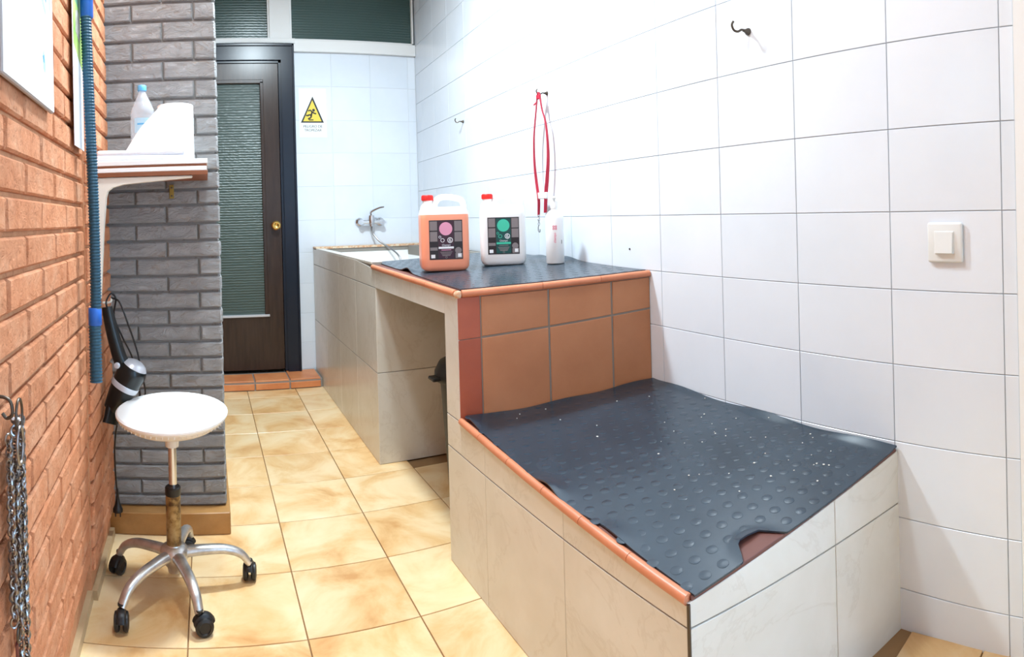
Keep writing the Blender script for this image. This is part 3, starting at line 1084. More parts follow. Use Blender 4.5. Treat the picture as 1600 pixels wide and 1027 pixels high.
def jug(loc, rz, label, orange, scale=1.0):
    t = thing('shampoo_jug', loc, label, 'jug', 'five litre shampoo jugs on the table', rz)
    hw, hd = .096 * scale, .062 * scale
    prof = [(0, .82, .80), (.006, .93, .9), (.018, .985, .97), (.05, 1, 1), (.205, 1, 1), (.222, .995, .99), (.240, .95, .94), (.252, .86, .82)]
    bm = new()
    rings = []
    for z, fx_, fy_ in prof:
        rings.append([bm.verts.new((x, y, z * scale)) for x, y in rounded_rect(hw * fx_, hd * fy_, .024 * scale)])
    m = len(rings[0])
    for a, b in zip(rings, rings[1:]):
        for k in range(m):
            f = bm.faces.new((a[k], a[(k + 1) % m], b[(k + 1) % m], b[k]))
    bm.faces.new(rings[0][::-1])
    bm.faces.new(rings[-1])
    body = link('body', bm, t, 'jug_white', 50)
    if orange:                                      # the jug shows its orange contents up to the shoulder
        body.data.materials.append(MT['jug_orange'])
        for p in body.data.polygons:
            if p.center.z < .221 * scale:
                p.material_index = 1
    # neck, cap and moulded handle
    bm = new()
    lathe(bm, [(.030, .244), (.028, .256), (.020, .266), (.019, .282)], 20, Matrix.Translation((-.062 * scale, 0, 0)) @ Matrix.Scale(scale, 4))
    link('neck', bm, t, 'jug_white', 50)
    bm = new()
    prof2 = [(.0225, .279), (.0228, .281), (.0228, .298), (.0205, .301), (0, .301)]
    lathe(bm, prof2, 28, Matrix.Translation((-.062 * scale, 0, 0)) @ Matrix.Scale(scale, 4))
    for k in range(20):
        a = 2 * math.pi * k / 20
        x, y = -.062 * scale + .0228 * scale * math.cos(a), .0228 * scale * math.sin(a)
        box(bm, (x - .0012, y - .0012, .281 * scale), (x + .0012, y + .0012, .297 * scale))
    link('cap', bm, t, 'red_cap', 40)
    bm = new()
    sweep(bm, [V(p) * scale for p in catmull([(-.036, 0, .247), (-.030, 0, .272), (-.010, 0, .290), (.03, 0, .291), (.07, 0, .281), (.083, 0, .262), (.084, 0, .238)], 5)], .0125 * scale, 10, .9, (0, 1, 0))
    link('handle', bm, t, 'jug_white', True)
    # label
    y = -hd - .0002
    base = Matrix(((1, 0, 0, 0), (0, 0, -1, y), (0, 1, 0, 0), (0, 0, 0, 1)))      # local x right, y up, z outwards
    lw, l0, l1 = .066 * scale, .046 * scale, .200 * scale
    lab = printed(t, 'label', rect(-lw, l0, lw, l1), 'label_black', base, .0008)
    b2 = base @ Matrix.Translation((0, 0, .0008))
    mid = 'label_plum' if orange else 'label_green'
    acc = 'label_pink' if orange else 'label_mint'
    k = scale
    pr = lambda pts, m_, up_=0: printed(lab, 'print', [(a * k, b * k) for a, b in pts], m_, b2 @ Matrix.Translation((0, 0, up_)))
    pr(rect(-.031, .050, .031, .196), mid)
    for x0, x1 in ((-.063, -.034), (.034, .063)):
        for z0, z1 in ((.160, .196), (.117, .155), (.082, .094)) if x0 < 0 else ((.156, .196), (.115, .152)):
            pr(rect(x0, z0, x1, z1), 'label_grey')
    pr(rect(-.060, .052, -.044, .066), 'print_white')
    pr(rect(.036, .050, .063, .070), 'label_grey')
    pr(rect(.046, .054, .060, .068), 'print_white', .0004)
    pr(disc(.048, .080, .013), 'label_grey')
    pr(disc(0, .166, .026), acc, .0004)
    ring_print(lab, 'print', -.014 * k, .121 * k, .006 * k, .008 * k, 'print_white' if orange else acc, b2 @ Matrix.Translation((0, 0, .0004)))
    ring_print(lab, 'print', -.024 * k, .134 * k, .0035 * k, .005 * k, 'print_white' if orange else acc, b2 @ Matrix.Translation((0, 0, .0004)))
    ring_print(lab, 'print', .016 * k, .121 * k, .0085 * k, .011 * k, 'print_white', b2 @ Matrix.Translation((0, 0, .0004)))
    lettering(lab, '6', 'print_white', .022 * k, b2 @ Matrix.Translation((.016 * k, .121 * k, .0005)))
    lettering(lab, 'Champú', 'print_white', .010 * k, b2 @ Matrix.Translation((0, .102 * k, .0005)))
    pr(rect(-.030, .088, .030, .096), 'print_white' if orange else acc, .0004)
    for z in (.083, .075, .070, .065, .061):
        pr(rect(-.024 + abs(z - .075) * .6, z - .0012, .024 - abs(z - .075) * .6, z + .0012), 'label_pink' if orange and z > .08 else 'label_grey', .0004)
    ring_print(lab, 'print', 0, .0545 * k, .003 * k, .0045 * k, 'label_grey', b2 @ Matrix.Translation((0, 0, .0004)))
    return t


jz = lambda x, y: top_z(x, y) + .0064
jug((.984, 2.40, jz(.984, 2.40)), math.radians(-14), 'orange five litre shampoo jug with red cap and black label on the mat', True, 1.06)
jug((1.254, 2.375, jz(1.254, 2.375)), math.radians(-24), 'white five litre shampoo jug with red cap and green label on the mat', False, 1.03)

bx, by = 1.415, 2.20
t = thing('spray_bottle', (bx, by, jz(bx, by)), 'slim white lotion bottle with pink print beside the white shampoo jug', 'bottle', rz=math.radians(-32))
bm = new()
lathe(bm, [(0, 0), (.036, 0), (.039, .004), (.039, .19), (.036, .206), (.024, .222), (.0135, .228), (.0135, .238)], 32)
link('body', bm, t, 'jug_white', 50)
bm = new()
lathe(bm, [(.016, .236), (.016, .262), (.013, .266), (0, .266)], 24)
link('cap', bm, t, 'white_plastic', 50)
bm = new()
lathe(bm, [(0, .266), (.006, .266), (.006, .276), (0, .276)], 12)
box(bm, (-.009, -.026, .274), (.009, .010, .286), .003, 2)
link('pump_head', bm, t, 'white_plastic', 50)
b2 = Matrix(((1, 0, 0, 0), (0, 0, -1, -.0391), (0, 1, 0, 0), (0, 0, 0, 1)))
for i in range(2):
    for j in range(2):
        ring_print(t, 'print', -.005 + .010 * i, .148 + .010 * j, .0022, .0044, 'ink_pink', b2, 14, .0006)
lettering(t, 'champú', 'ink_pink', .014, b2 @ Matrix.Translation((0, .110, .0004)) @ Matrix.Rotation(math.pi / 2, 4, 'Z'))
printed(t, 'print', rect(.024, .084, .029, .100), 'ink_black', b2 @ Matrix.Translation((0, 0, -.012)), .001)

# ================================================================== BIN UNDER THE TABLE
t = thing('waste_bin', (1.085, 2.33, 0), 'black plastic waste bin standing in the knee hole under the table', 'bin')
bm = new()
lathe(bm, [(0, 0), (.115, 0), (.122, .01), (.150, .50), (.158, .505), (.158, .52)], 28)
link('body', bm, t, 'bin_black', 40)
bm = new()
lathe(bm, [(.172, .515), (.176, .522), (.174, .548), (.155, .585), (.10, .612), (0, .622)], 28)
link('lid', bm, t, 'bin_black', 40)
bm = new()
box(bm, (-.205, -.03, .525), (-.165, .03, .54), .004)
link('lid_tab', bm, t, 'bin_black')

# ================================================================== TAP
t = thing('mixer_tap', (1.252, YB, 1.165), 'chrome wall mixer tap with grey shower hose above the tub', 'tap')
for sx in (-1, 1):
    bm = new()
    lathe(bm, [(0, 0), (.034, 0), (.035, .004), (.030, .018), (.020, .024), (.018, .055), (.022, .058), (.022, .070), (0, .070)], 24, aim((.082 * sx, 0, 0), (0, -1, 0)))
    link('escutcheon', bm, t, 'chrome', True)
bm = new()
sweep(bm, [(-.085, -.055, 0), (.085, -.055, 0)], .017, 16)
lathe(bm, [(0, -.038), (.017, -.036), (.018, -.015), (.024, -.012), (.026, .03), (.022, .05), (0, .054)], 20, Matrix.Translation((0, -.058, 0)))
link('body', bm, t, 'chrome', 50)
bm = new()
sweep(bm, catmull([(0, -.058, .045), (-.004, -.062, .075), (.018, -.085, .092), (.055, -.115, .108), (.082, -.135, .112)], 5), lambda q: .017 - .010 * q, 12, .55, (0, 0, 1))
link('lever', bm, t, 'chrome', True)
bm = new()
pts = catmull([(0, -.058, -.036), (.003, -.060, -.075), (.045, -.10, -.145), (.115, -.17, -.205), (.150, -.26, -.26), (.165, -.30, -.36), (.15, -.32, -.45)], 22)
sweep(bm, pts, lambda q: .0068 + .0009 * math.cos(q * len(pts) * math.pi), 10)
link('shower_hose', bm, t, 'steel', True)

# ================================================================== WARNING SIGN
t = thing('warning_sign', (.722, YB - .0012, 1.82), 'small white sheet with yellow warning triangle on the tiles by the door', 'sign')
b2 = Matrix(((1, 0, 0, 0), (0, 0, -1, 0), (0, 1, 0, 0), (0, 0, 0, 1)))
printed(t, 'sheet', rect(0, 0, .212, .375), 'sign_paper', b2, .0015)
b3 = b2 @ Matrix.Translation((0, 0, .0015))
printed(t, 'triangle_border', [(.012, .112), (.190, .112), (.106, .312)], 'ink_black', b3, .0005)
printed(t, 'triangle', [(.030, .123), (.172, .123), (.104, .284)], 'sign_yellow', b3 @ Matrix.Translation((0, 0, .0005)), .0005)
b4 = b3 @ Matrix.Translation((0, 0, .001))


def stroke(pts, r):
    bm = new()
    P = [b4 @ V((x, y, 0)) for x, y in pts]
    for a, b in zip(P, P[1:]):
        d = (b - a).normalized()
        n = V((d.z, 0, -d.x)) * r
        f = V((0, -.0006, 0))
        hexa(bm, [a + n, b + n, b - n, a - n], [q + f for q in (a + n, b + n, b - n, a - n)])
    link('pictogram', bm, t, 'ink_black')


printed(t, 'pictogram', disc(.112, .207, .011), 'ink_black', b4, .0006)
stroke([(.070, .200), (.086, .209), (.100, .194), (.116, .184), (.132, .180)], .005)
stroke([(.101, .195), (.094, .170), (.080, .172), (.062, .164), (.054, .170)], .006)
stroke([(.095, .172), (.090, .150), (.068, .140)], .006)
stroke([(.074, .133), (.110, .133)], .004)
lettering(t, 'PELIGRO DE', 'ink_black', .027, b3 @ Matrix.Translation((.104, .083, .0002)))
lettering(t, 'TROPEZAR', 'ink_black', .027, b3 @ Matrix.Translation((.104, .054, .0002)))

# ================================================================== WALL HOOKS, LEASH, SWITCH
wn_ = V((-1, .054, 0)).normalized()
wt_ = V((-.054, -1, 0)).normalized()


def hook(y, z, label, s_=1.0):
    t = thing('wall_hook', (XW(y), y, z), label, 'hook', 'steel hooks on the white tiles')
    bm = new()
    lathe(bm, [(0, 0), (.010, 0), (.010, .003), (.007, .008), (.0045, .014), (.004, .02)], 14, aim((0, 0, 0), wn_) @ Matrix.Scale(s_, 4))
    link('base', bm, t, 'dark_steel', True)
    bm = new()
    q = lambda a, b, c_=0: wn_ * a * s_ + V((0, 0, b * s_)) + wt_ * c_ * s_
    sweep(bm, catmull([q(.012, 0), (q(.026, .0005)), q(.038, -.006, -.003), q(.048, -.003, -.008), q(.053, .010, -.010), q(.049, .020, -.008)], 6), .0032 * s_, 8)
    link('hook', bm, t, 'dark_steel', True)
    return t


hook(3.537, 1.795, 'small steel hook alone on the white tiles above the tub')
hook(2.44, 1.765, 'small steel hook carrying the red strap on the white tiles')
hook(1.181, 1.744, 'larger empty steel hook high on the white tiles above the low block', 1.15)

lx, ly, lz = 1.503, 2.444, 1.758
t = thing('leash', (lx, ly, lz), 'red nylon leash looped over the hook on the white wall', 'leash')


def ribbon(name, pts, w_, th, mat):
    bm = new()
    P = catmull([V(p) - V((lx, ly, lz)) for p in pts], 7)
    rings = []
    n = len(P)
    for i, p in enumerate(P):
        tg = (P[min(i + 1, n - 1)] - P[max(i - 1, 0)]).normalized()
        sd = wn_ * .85 + wt_ * (.5 + .3 * math.sin(i * .12))
        sd = (sd - tg * sd.dot(tg)).normalized()
        nn = tg.cross(sd)
        rings.append([bm.verts.new(p + sd * a * w_ / 2 + nn * b * th / 2) for a, b in ((-1, -1), (1, -1), (1, 1), (-1, 1))])
    for a, b in zip(rings, rings[1:]):
        for k in range(4):
            bm.faces.new((a[k], a[(k + 1) % 4], b[(k + 1) % 4], b[k]))
    bm.faces.new(rings[0][::-1])
    bm.faces.new(rings[-1])
    return link(name, bm, t, mat)


ribbon('strap', [(1.503, 2.444, 1.768), (1.503, 2.458, 1.745), (1.504, 2.472, 1.690), (1.505, 2.500, 1.562), (1.505, 2.502, 1.439), (1.504, 2.487, 1.346), (1.503, 2.469, 1.263), (1.503, 2.473, 1.19)], .017, .0025, 'red_strap')
ribbon('strap', [(1.503, 2.442, 1.768), (1.505, 2.434, 1.735), (1.508, 2.425, 1.682), (1.510, 2.397, 1.608), (1.511, 2.387, 1.474), (1.511, 2.402, 1.356), (1.511, 2.413, 1.303), (1.511, 2.426, 1.20)], .022, .0025, 'red_strap')
bm = new()
box(bm, V((1.500, 2.40, 1.265)) - V((lx, ly, lz)), V((1.514, 2.49, 1.296)) - V((lx, ly, lz)), .004, 2)
link('slider', bm, t, 'white_plastic')
bm = new()
for k in range(5):
    z = 1.188 - .010 * k
    pts = [V((1.503, 2.473, z)) - V((lx, ly, lz)) + (wt_ if k % 2 else wn_) * (.0045 * math.cos(a)) + V((0, 0, .007 * math.sin(a))) for a in (2 * math.pi * i / 10 for i in range(11))]
    sweep(bm, pts, .0014, 6, cap=False)
link('snap_chain', bm, t, 'steel', True)
bm = new()
sweep(bm, catmull([V(p) - V((lx, ly, lz)) for p in ((1.503, 2.473, 1.142), (1.503, 2.480, 1.130), (1.503, 2.478, 1.112), (1.503, 2.466, 1.110), (1.503, 2.464, 1.122))], 5), .0025, 8)
link('snap_hook', bm, t, 'steel', True)
bm = new()
box(bm, V((1.497, 2.430, 1.735)) - V((lx, ly, lz)), V((1.509, 2.462, 1.757)) - V((lx, ly, lz)), .003, 1)
sweep(bm, [V((1.503, 2.46, 1.725)) - V((lx, ly, lz)), V((1.495, 2.478, 1.712)) - V((lx, ly, lz))], .004, 6)
link('knot', bm, t, 'red_strap')

t = thing('light_switch', (XW(.539), .539, 1.100), 'white square light switch on the tiles near the right edge', 'light switch')
rot = Matrix((wt_, V((0, 0, 1)), wn_)).transposed().to_4x4()
bm = new()
box(bm, (-.048, -.051, 0), (.048, .051, .012), .006, 3)
bmesh.ops.transform(bm, matrix=rot, verts=bm.verts)
link('plate', bm, t, 'switch_white', 50)
bm = new()
box(bm, (-.027, -.029, .006), (.027, .029, .0145), .0015, 1)
bmesh.ops.transform(bm, matrix=rot, verts=bm.verts)
link('surround', bm, t, 'switch_white')
bm = new()
hexa(bm, [(-.024, -.026, .012), (.024, -.026, .012), (.024, .026, .012), (-.024, .026, .012)], [(-.024, -.026, .022), (.024, -.026, .022), (.024, .026, .0165), (-.024, .026, .0165)])
bmesh.ops.transform(bm, matrix=rot, verts=bm.verts)
link('rocker', bm, t, 'switch_white')

bm = new()
lathe(bm, [(0, 0), (.004, 0), (.004, .002), (.0015, .004), (0, .004)], 10, aim((0, 0, 0), wn_))
o = link('screw', bm, None, 'dark_hole')
o.location = (XW(1.82), 1.82, 1.05)
tag(o, 'tiny dark screw in the white tile above the table corner', 'screw')

# ================================================================== STOOL
sx_, sy_ = -.13, 2.005
t = thing('stool', (sx_, sy_, 0), 'white round swivel stool on five aluminium legs with casters', 'stool')
tilt = Matrix.Translation((0, .02, .547)) @ Matrix.Rotation(math.radians(3.2), 4, 'X')
bm = new()
lathe(bm, [(0, -.002), (.120, -.004), (.160, .004), (.178, .012), (.186, .021), (.186, .027), (.180, .031), (.120, .029), (0, .027)], 48, tilt)
link('seat', bm, t, 'seat_white', 35)
bm = new()
lathe(bm, [(.03, -.034), (.10, -.026), (.150, -.012), (.172, .004), (.178, .013), (.10, .004), (.03, .002)], 48, tilt)
for k in range(60):
    a = 2 * math.pi * k / 60
    p = tilt @ V((.176 * math.cos(a), .176 * math.sin(a), .008))
    box(bm, p - V((.0015, .0015, .004)), p + V((.0015, .0015, .004)))
link('seat_shell', bm, t, 'seat_under', 35)
bm = new()
lathe(bm, [(.019, .46), (.022, .462), (.026, .53), (.034, .545), (0, .545)], 24, Matrix.Translation((0, .012, 0)))
link('seat_socket', bm, t, 'seat_under', 40)
bm = new()
lathe(bm, [(.0135, .30), (.0135, .47)], 20, Matrix.Translation((0, .006, 0)))
link('piston', bm, t, 'chrome', 40)
bm = new()
lathe(bm, [(.0225, .14), (.0245, .145), (.0245, .318), (.020, .322)], 24)
link('gas_cylinder', bm, t, 'rusty_gold', 40)
bm = new()
lathe(bm, [(.0250, .308), (.0262, .310), (.0262, .332), (.022, .336), (.016, .336)], 24)
link('collar', bm, t, 'caster_black', 40)
bm = new()
lathe(bm, [(.018, .058), (.021, .060), (.024, .075), (.042, .098), (.046, .110), (.046, .132), (.040, .140), (.026, .146), (.024, .150)], 28)
link('hub', bm, t, 'worn_alu', 40)
for cx, cy in ((-.325, 2.093), (-.278, 1.804), (-.047, 1.784), (.116, 2.034), (-.086, 2.225)):
    d = V((cx - sx_, cy - sy_, 0))
    Lg = d.length
    d.normalize()
    bm = new()
    sweep(bm, catmull([d * .03 + V((0, 0, .120)), d * (Lg * .35) + V((0, 0, .122)), d * (Lg * .66) + V((0, 0, .118)), d * (Lg * .88) + V((0, 0, .098)), d * Lg + V((0, 0, .062))], 6),
          lambda q: .0215 - .007 * q, 12, .82)
    leg = link('leg', bm, t, 'worn_alu', True)
    a = math.atan2(d.y, d.x) + R.uniform(-.9, .9)
    ax = V((math.cos(a), math.sin(a), 0))
    cs = bm = new()
    lathe(bm, [(0, .046), (.007, .046), (.007, .066), (.011, .068), (.011, .074), (0, .074)], 12, Matrix.Translation(d * Lg))
    off = V((-ax.y, ax.x, 0)) * .012
    # hood over the twin wheels
    hub_c = d * Lg + off + V((0, 0, .028))
    for k in range(9):
        aa = math.radians(10 + k * 18)
    pts = [hub_c + V((-ax.y, ax.x, 0)) * (.0275 * math.cos(math.radians(q))) + V((0, 0, .0275 * math.sin(math.radians(q)))) for q in range(15, 175, 16)]
    sweep(bm, pts, .009, 8, 1.6, tuple(ax))
    ca = link('caster', bm, leg, 'caster_black', True)
    for sg in (-1, 1):
        bm = new()
        lathe(bm, [(0, -.009), (.020, -.009), (.0265, -.006), (.028, 0), (.0265, .006), (.018, .009), (.016, .006), (0, .006)], 22, aim(hub_c + ax * (.0135 * sg), ax * sg))
        link('wheel', bm, leg, 'caster_black', 50)

# ================================================================== SHELF WITH ITS THINGS
YS0, YS1 = 2.09, 2.398
t = thing('wall_shelf', (XF(2.3), 2.3, 1.355), 'white and brown board shelf on cream bracket beside the grey pillar', 'shelf')
O = t.location.copy()


def sbox(name, lo, hi, mat, bev=.0015):
    bm = new()
    box(bm, V(lo) - O, V(hi) - O, bev)
    return link(name, bm, t, mat)


x0 = XF(2.2) - .001
sbox('upper_board', (x0, YS0, 1.401), (.010, YS1, 1.4175), 'melamine')
sbox('board_core', (x0 + .002, YS0 + .004, 1.392), (.006, YS1, 1.401), 'laminate_edge', 0)
sbox('lower_board', (x0 + .004, YS0 - .002, 1.377), (.006, YS1, 1.392), 'melamine')
sbox('board_underside', (x0 + .002, YS0 - .002, 1.362), (.010, YS1, 1.377), 'laminate_edge')
bm = new()
prof = [(-.374, 1.361), (-.036, 1.361), (-.036, 1.353), (-.275, 1.336), (-.318, 1.329), (-.335, 1.315), (-.342, 1.292), (-.348, 1.20), (-.365, .938), (-.374, .929)]
extrude_poly(bm, [V((x - .008, 2.098, z)) - O for x, z in prof], (0, .030, 0))
bmesh.ops.bevel(bm, geom=list(bm.edges), offset=.003, segments=1, affect='EDGES')
link('bracket', bm, t, 'cream_enamel')

ztop = 1.418
t = thing('paper_roll', (-.103, 2.225, ztop), 'white paper towel roll with a loose sheet on the shelf', 'paper roll')
bm = new()
lathe(bm, [(.020, .0), (.064, 0), (.0655, .003), (.0655, .205), (.064, .208), (.020, .208), (.020, .20)], 36)
link('roll', bm, t, 'paper', 40)
bm = new()
nx, nz = 12, 8
G = [[None] * (nz + 1) for _ in range(nx + 1)]
for i in range(nx + 1):
    for j in range(nz + 1):
        q, z = i / nx, j / nz
        top = .207 * (1 - q) ** .95 + .040 * q
        bot = .004 * (1 - q) + .030 * q
        G[i][j] = V((-.046 - .132 * q, -.046 - .050 * math.sin(q * 2.2) + .010 * z * q, bot + (top - bot) * z + .004 * math.sin(q * 9 + z * 3) * q))
for sgn in (0, 1):
    vs = [[bm.verts.new(G[i][j] + V((0, .0008 * sgn, 0))) for j in range(nz + 1)] for i in range(nx + 1)]
    for i in range(nx):
        for j in range(nz):
            bm.faces.new((vs[i][j], vs[i + 1][j], vs[i + 1][j + 1], vs[i][j + 1]))
o = link('loose_sheet', bm, t, 'paper')
for p in o.data.polygons:
    p.use_smooth = True

t = thing('water_bottle', (-.232, 2.305, ztop), 'clear plastic water bottle with pale blue cap behind the paper roll', 'bottle')
bm = new()
lathe(bm, [(0, .004), (.030, 0), (.044, .004), (.047, .015), (.0445, .03), (.047, .045), (.047, .10), (.045, .105), (.047, .11), (.047, .180), (.045, .186), (.047, .192), (.043, .215), (.030, .245), (.018, .268), (.0135, .280), (.0135, .292)], 32)
link('body', bm, t, 'water_plastic', 60)
bm = new()
lathe(bm, [(.0165, .285), (.017, .287), (.017, .304), (.015, .306), (0, .306)], 24)
link('cap', bm, t, 'bottle_blue', 50)
bm = new()
n = 14
for k in range(n):
    a0, a1 = math.radians(-125 + 100 * k / n), math.radians(-125 + 100 * (k + 1) / n)
    p = [V((.0475 * math.cos(a), .0475 * math.sin(a), z)) for a, z in ((a0, .120), (a1, .120), (a1, .176), (a0, .176))]
    bm.faces.new([bm.verts.new(q) for q in p])
link('label', bm, t, 'print_pale_blue')
bm = new()
for z0, z1, b0, b1 in ((.122, .138, -80, -40), (.150, .156, -110, -60)):
    for k in range(6):
        a0, a1 = math.radians(b0 + (b1 - b0) * k / 6), math.radians(b0 + (b1 - b0) * (k + 1) / 6)
        bm.faces.new([bm.verts.new(V((.0480 * math.cos(a), .0480 * math.sin(a), z))) for a, z in ((a0, z0), (a1, z0), (a1, z1), (a0, z1))])
link('print', bm, t, 'bottle_blue')

bm = new()
box(bm, (-.165, -.065, 0), (.165, .065, .019), .008, 3)
t = thing('folded_towel', (-.215, 2.165, ztop), 'white folded towel lying flat at the wall end of the shelf', 'towel')
for v in bm.verts:
    v.co.z += .003 * math.sin(v.co.x * 30) * (v.co.z > .01)
link('lower_fold', bm, t, 'cloth', 60)
bm = new()
box(bm, (-.163, -.062, .0175), (.150, .066, .040), .010, 3)
for v in bm.verts:
    v.co.z -= .010 * max(0, v.co.x + .02) / .17 * (v.co.z > .03)
link('upper_fold', bm, t, 'cloth', 60)

bm = new()
box(bm, (-.009, -.003, -.026), (.009, 0, .026), .001)
t = thing('brass_plate', (-.133, YP - .001, 1.32), 'small brass mending plate on the grey bricks under the shelf', 'bracket')
link('plate', bm, t, 'old_brass')
for z in (-.016, .016):
    bm = new()
    lathe(bm, [(0, .0), (.004, 0), (.004, .002), (0, .003)], 10, aim((0, -.003, z), (0, -1, 0)))
    link('screw', bm, t, 'dark_steel')
bm = new()
box(bm, (-.009, -.02, .024), (.009, -.001, .027))
link('lug', bm, t, 'old_brass')

# ================================================================== ON THE ORANGE WALL
# notice board, upper left
ang = math.atan(.035)


def wall_frame(y, z, off=0):
    """matrix whose x runs along the left wall away from the viewer, y up, z out into the room"""
    return Matrix.Translation((XL(y) + off, y, z)) @ Matrix((ul, V((0, 0, 1)), ul.cross(V((0, 0, 1))))).transposed().to_4x4()


t = thing('notice_board', (XL(1.22), 1.22, 1.47), 'white notice board with pale blue print high on the orange brick wall', 'notice board')
W_ = t.matrix_basis.inverted() @ Matrix.Translation((0, 0, 0))
fr = Matrix.Translation(-V((XL(1.22), 1.22, 1.47))) @ wall_frame(1.22, 1.47, .004)
bm = new()
box(bm, (-.212, 0, 0), (.212, .62, .012), .003)
bmesh.ops.transform(bm, matrix=fr, verts=bm.verts)
link('board', bm, t, 'frame_grey')
f2 = fr @ Matrix.Translation((0, 0, .012))
printed(t, 'sheet', rect(-.209, .003, .209, .617), 'print_white', f2, .0006)
f3 = f2 @ Matrix.Translation((0, 0, .0006))
printed(t, 'print', [(.030, .300), (.060, .262), (.110, .228), (.135, .214), (.140, .225), (.100, .260), (.062, .305)], 'print_pale_blue', f3)
printed(t, 'print', [(.075, .300), (.120, .255), (.142, .246), (.150, .300)], 'print_blue', f3)
printed(t, 'print', [(.165, .30), (.174, .246), (.186, .232), (.186, .30)], 'print_pale_blue', f3)
printed(t, 'print', [(.096, .112), (.104, .084), (.116, .076), (.126, .086), (.122, .110), (.108, .130)], 'print_pale_blue', f3)
printed(t, 'print', [(.098, .112), (.104, .100), (.112, .098), (.112, .118)], 'print_blue', f3 @ Matrix.Translation((0, 0, .0004)))

# hanging calendar
t = thing('wall_calendar', (XL(1.80), 1.80, 1.43), 'tall narrow wall calendar with green photo beside the vacuum hose', 'calendar')
fr = Matrix.Translation(-V((XL(1.80), 1.80, 1.43))) @ wall_frame(1.80, 1.43, .012)
printed(t, 'sheet', rect(-.078, 0, .078, .60), 'print_white', fr, .003)
f2 = fr @ Matrix.Translation((0, 0, .003))
printed(t, 'photo', [(-.076, .300), (.076, .250), (.076, .425), (-.076, .440)], 'calendar_green', f2)
printed(t, 'photo', [(-.076, .440), (.076, .425), (.076, .598), (-.076, .598)], 'calendar_teal', f2)
printed(t, 'photo', [(-.040, .345), (.030, .325), (.045, .390), (.010, .425), (-.030, .410)], 'fur_grey', f2 @ Matrix.Translation((0, 0, .0004)))

# vacuum hose
hx, hy = XL(1.83) + .045, 1.83
t = thing('vacuum_hose', (hx, hy, .72), 'teal ribbed vacuum hose with blue cuffs hanging down the brick wall', 'hose')


def ribbed(z0, z1, r0):
    bm = new()
    n = int((z1 - z0) / .0024)
    P = [V((.004 * math.sin((z0 + (z1 - z0) * i / n) * 4) - .004 * (i / n), .006 * math.sin((z0 + (z1 - z0) * i / n) * 3), z0 + (z1 - z0) * i / n)) for i in range(n + 1)]
    sweep(bm, P, lambda q: r0 + .0016 * math.cos(q * n * math.pi / 2.0), 16, up=(0, 1, 0))
    return bm


link('hose', ribbed(0, .172, .0185), t, 'hose_teal', 70)
link('hose', ribbed(.222, 1.118, .0165), t, 'hose_teal', 70)
for z0, z1 in ((.170, .225), (1.114, 1.55)):
    bm = new()
    lathe(bm, [(.0175, z0), (.0205, z0 + .003), (.0205, z1 - .003), (.0175, z1)], 24, Matrix.Translation((.004 * math.sin((z0 + z1) * 2) - .003, .004, 0)))
    link('cuff', bm, t, 'cuff_blue', 50)
bm = new()
sweep(bm, [(-.045, 0, 1.52), (.03, 0, 1.52)], .005, 8)
sweep(bm, catmull([(.03, -.025, 1.53), (.03, -.024, 1.505), (.03, 0, 1.498), (.03, .024, 1.505), (.03, .025, 1.53)], 4), .004, 8)
link('wall_hook', bm, t, 'steel', True)

# hair dryer hanging from the bracket end
dy = 2.14
DO = V((-.33, dy, .70))
t = thing('hair_dryer', DO, 'black hair dryer hanging nozzle down by its cord on the brick wall', 'hair dryer')


def Q(x, z, y=dy):
    k = 1.0 if y < 2.21 else 1.02 if y > 2.23 else .99
    return V((x * k + (.006 if y == dy else 0), y * k, 1.2 + (z - 1.2) * k)) - DO



rear, noz = Q(-.268, .695), Q(-.352, .545)
ax = (noz - rear).normalized()
Lb = (noz - rear).length
bm = new()
lathe(bm, [(0, -.012), (.034, -.010), (.048, .004), (.053, .025), (.051, .060), (.046, .105), (.037, .150), (.033, Lb)], 32, aim(rear, ax))
link('barrel', bm, t, 'dryer_black', 50)
bm = new()
lathe(bm, [(0, -.020), (.022, -.019), (.038, -.010), (.046, .002), (.0475, .004), (.045, .006)], 32, aim(rear, ax))
link('rear_grille', bm, t, 'silver_plastic', 50)
bm = new()
lathe(bm, [(.0512, .066), (.0522, .068), (.0500, .086), (.048, .086)], 32, aim(rear, ax))
link('trim_ring', bm, t, 'silver_plastic', 50)
bm = new()
nm = aim(noz - ax * .012, (ax + V((.30, -.30, 0))).normalized())
lathe(bm, [(.029, -.008), (.032, 0), (.033, .012), (.031, .045), (.0325, .062), (.029, .062), (.027, .04), (0, .04)], 28, nm, .62, 1.12)
link('nozzle', bm, t, 'dryer_black', 50)
bm = new()
sweep(bm, catmull([Q(-.292, .665), Q(-.318, .715), Q(-.340, .79), Q(-.356, .86), Q(-.364, .905)], 6), lambda q: .029 - .010 * q, 16, .8, (0, 1, 0))
link('handle', bm, t, 'dryer_black', 50)
bm = new()
lathe(bm, [(0, 0), (.011, 0), (.011, .004), (.008, .006), (0, .006)], 18, aim(Q(-.322, .704, dy - .026), (0, -1, 0)))
link('button', bm, t, 'silver_plastic', 50)
bm = new()
sweep(bm, catmull([Q(-.364, .900), Q(-.366, .925), Q(-.352, .945, 2.2), Q(-.335, .925, 2.2), Q(-.342, .86, 2.2), Q(-.315, .78, 2.22), Q(-.285, .70, 2.25), Q(-.265, .60, 2.25), Q(-.262, .55, 2.25), Q(-.285, .50, 2.25),
                   Q(-.34, .47, 2.25), Q(-.358, .38, 2.25), Q(-.358, .28, 2.25), Q(-.352, .185, 2.25)], 8), .0034, 8)
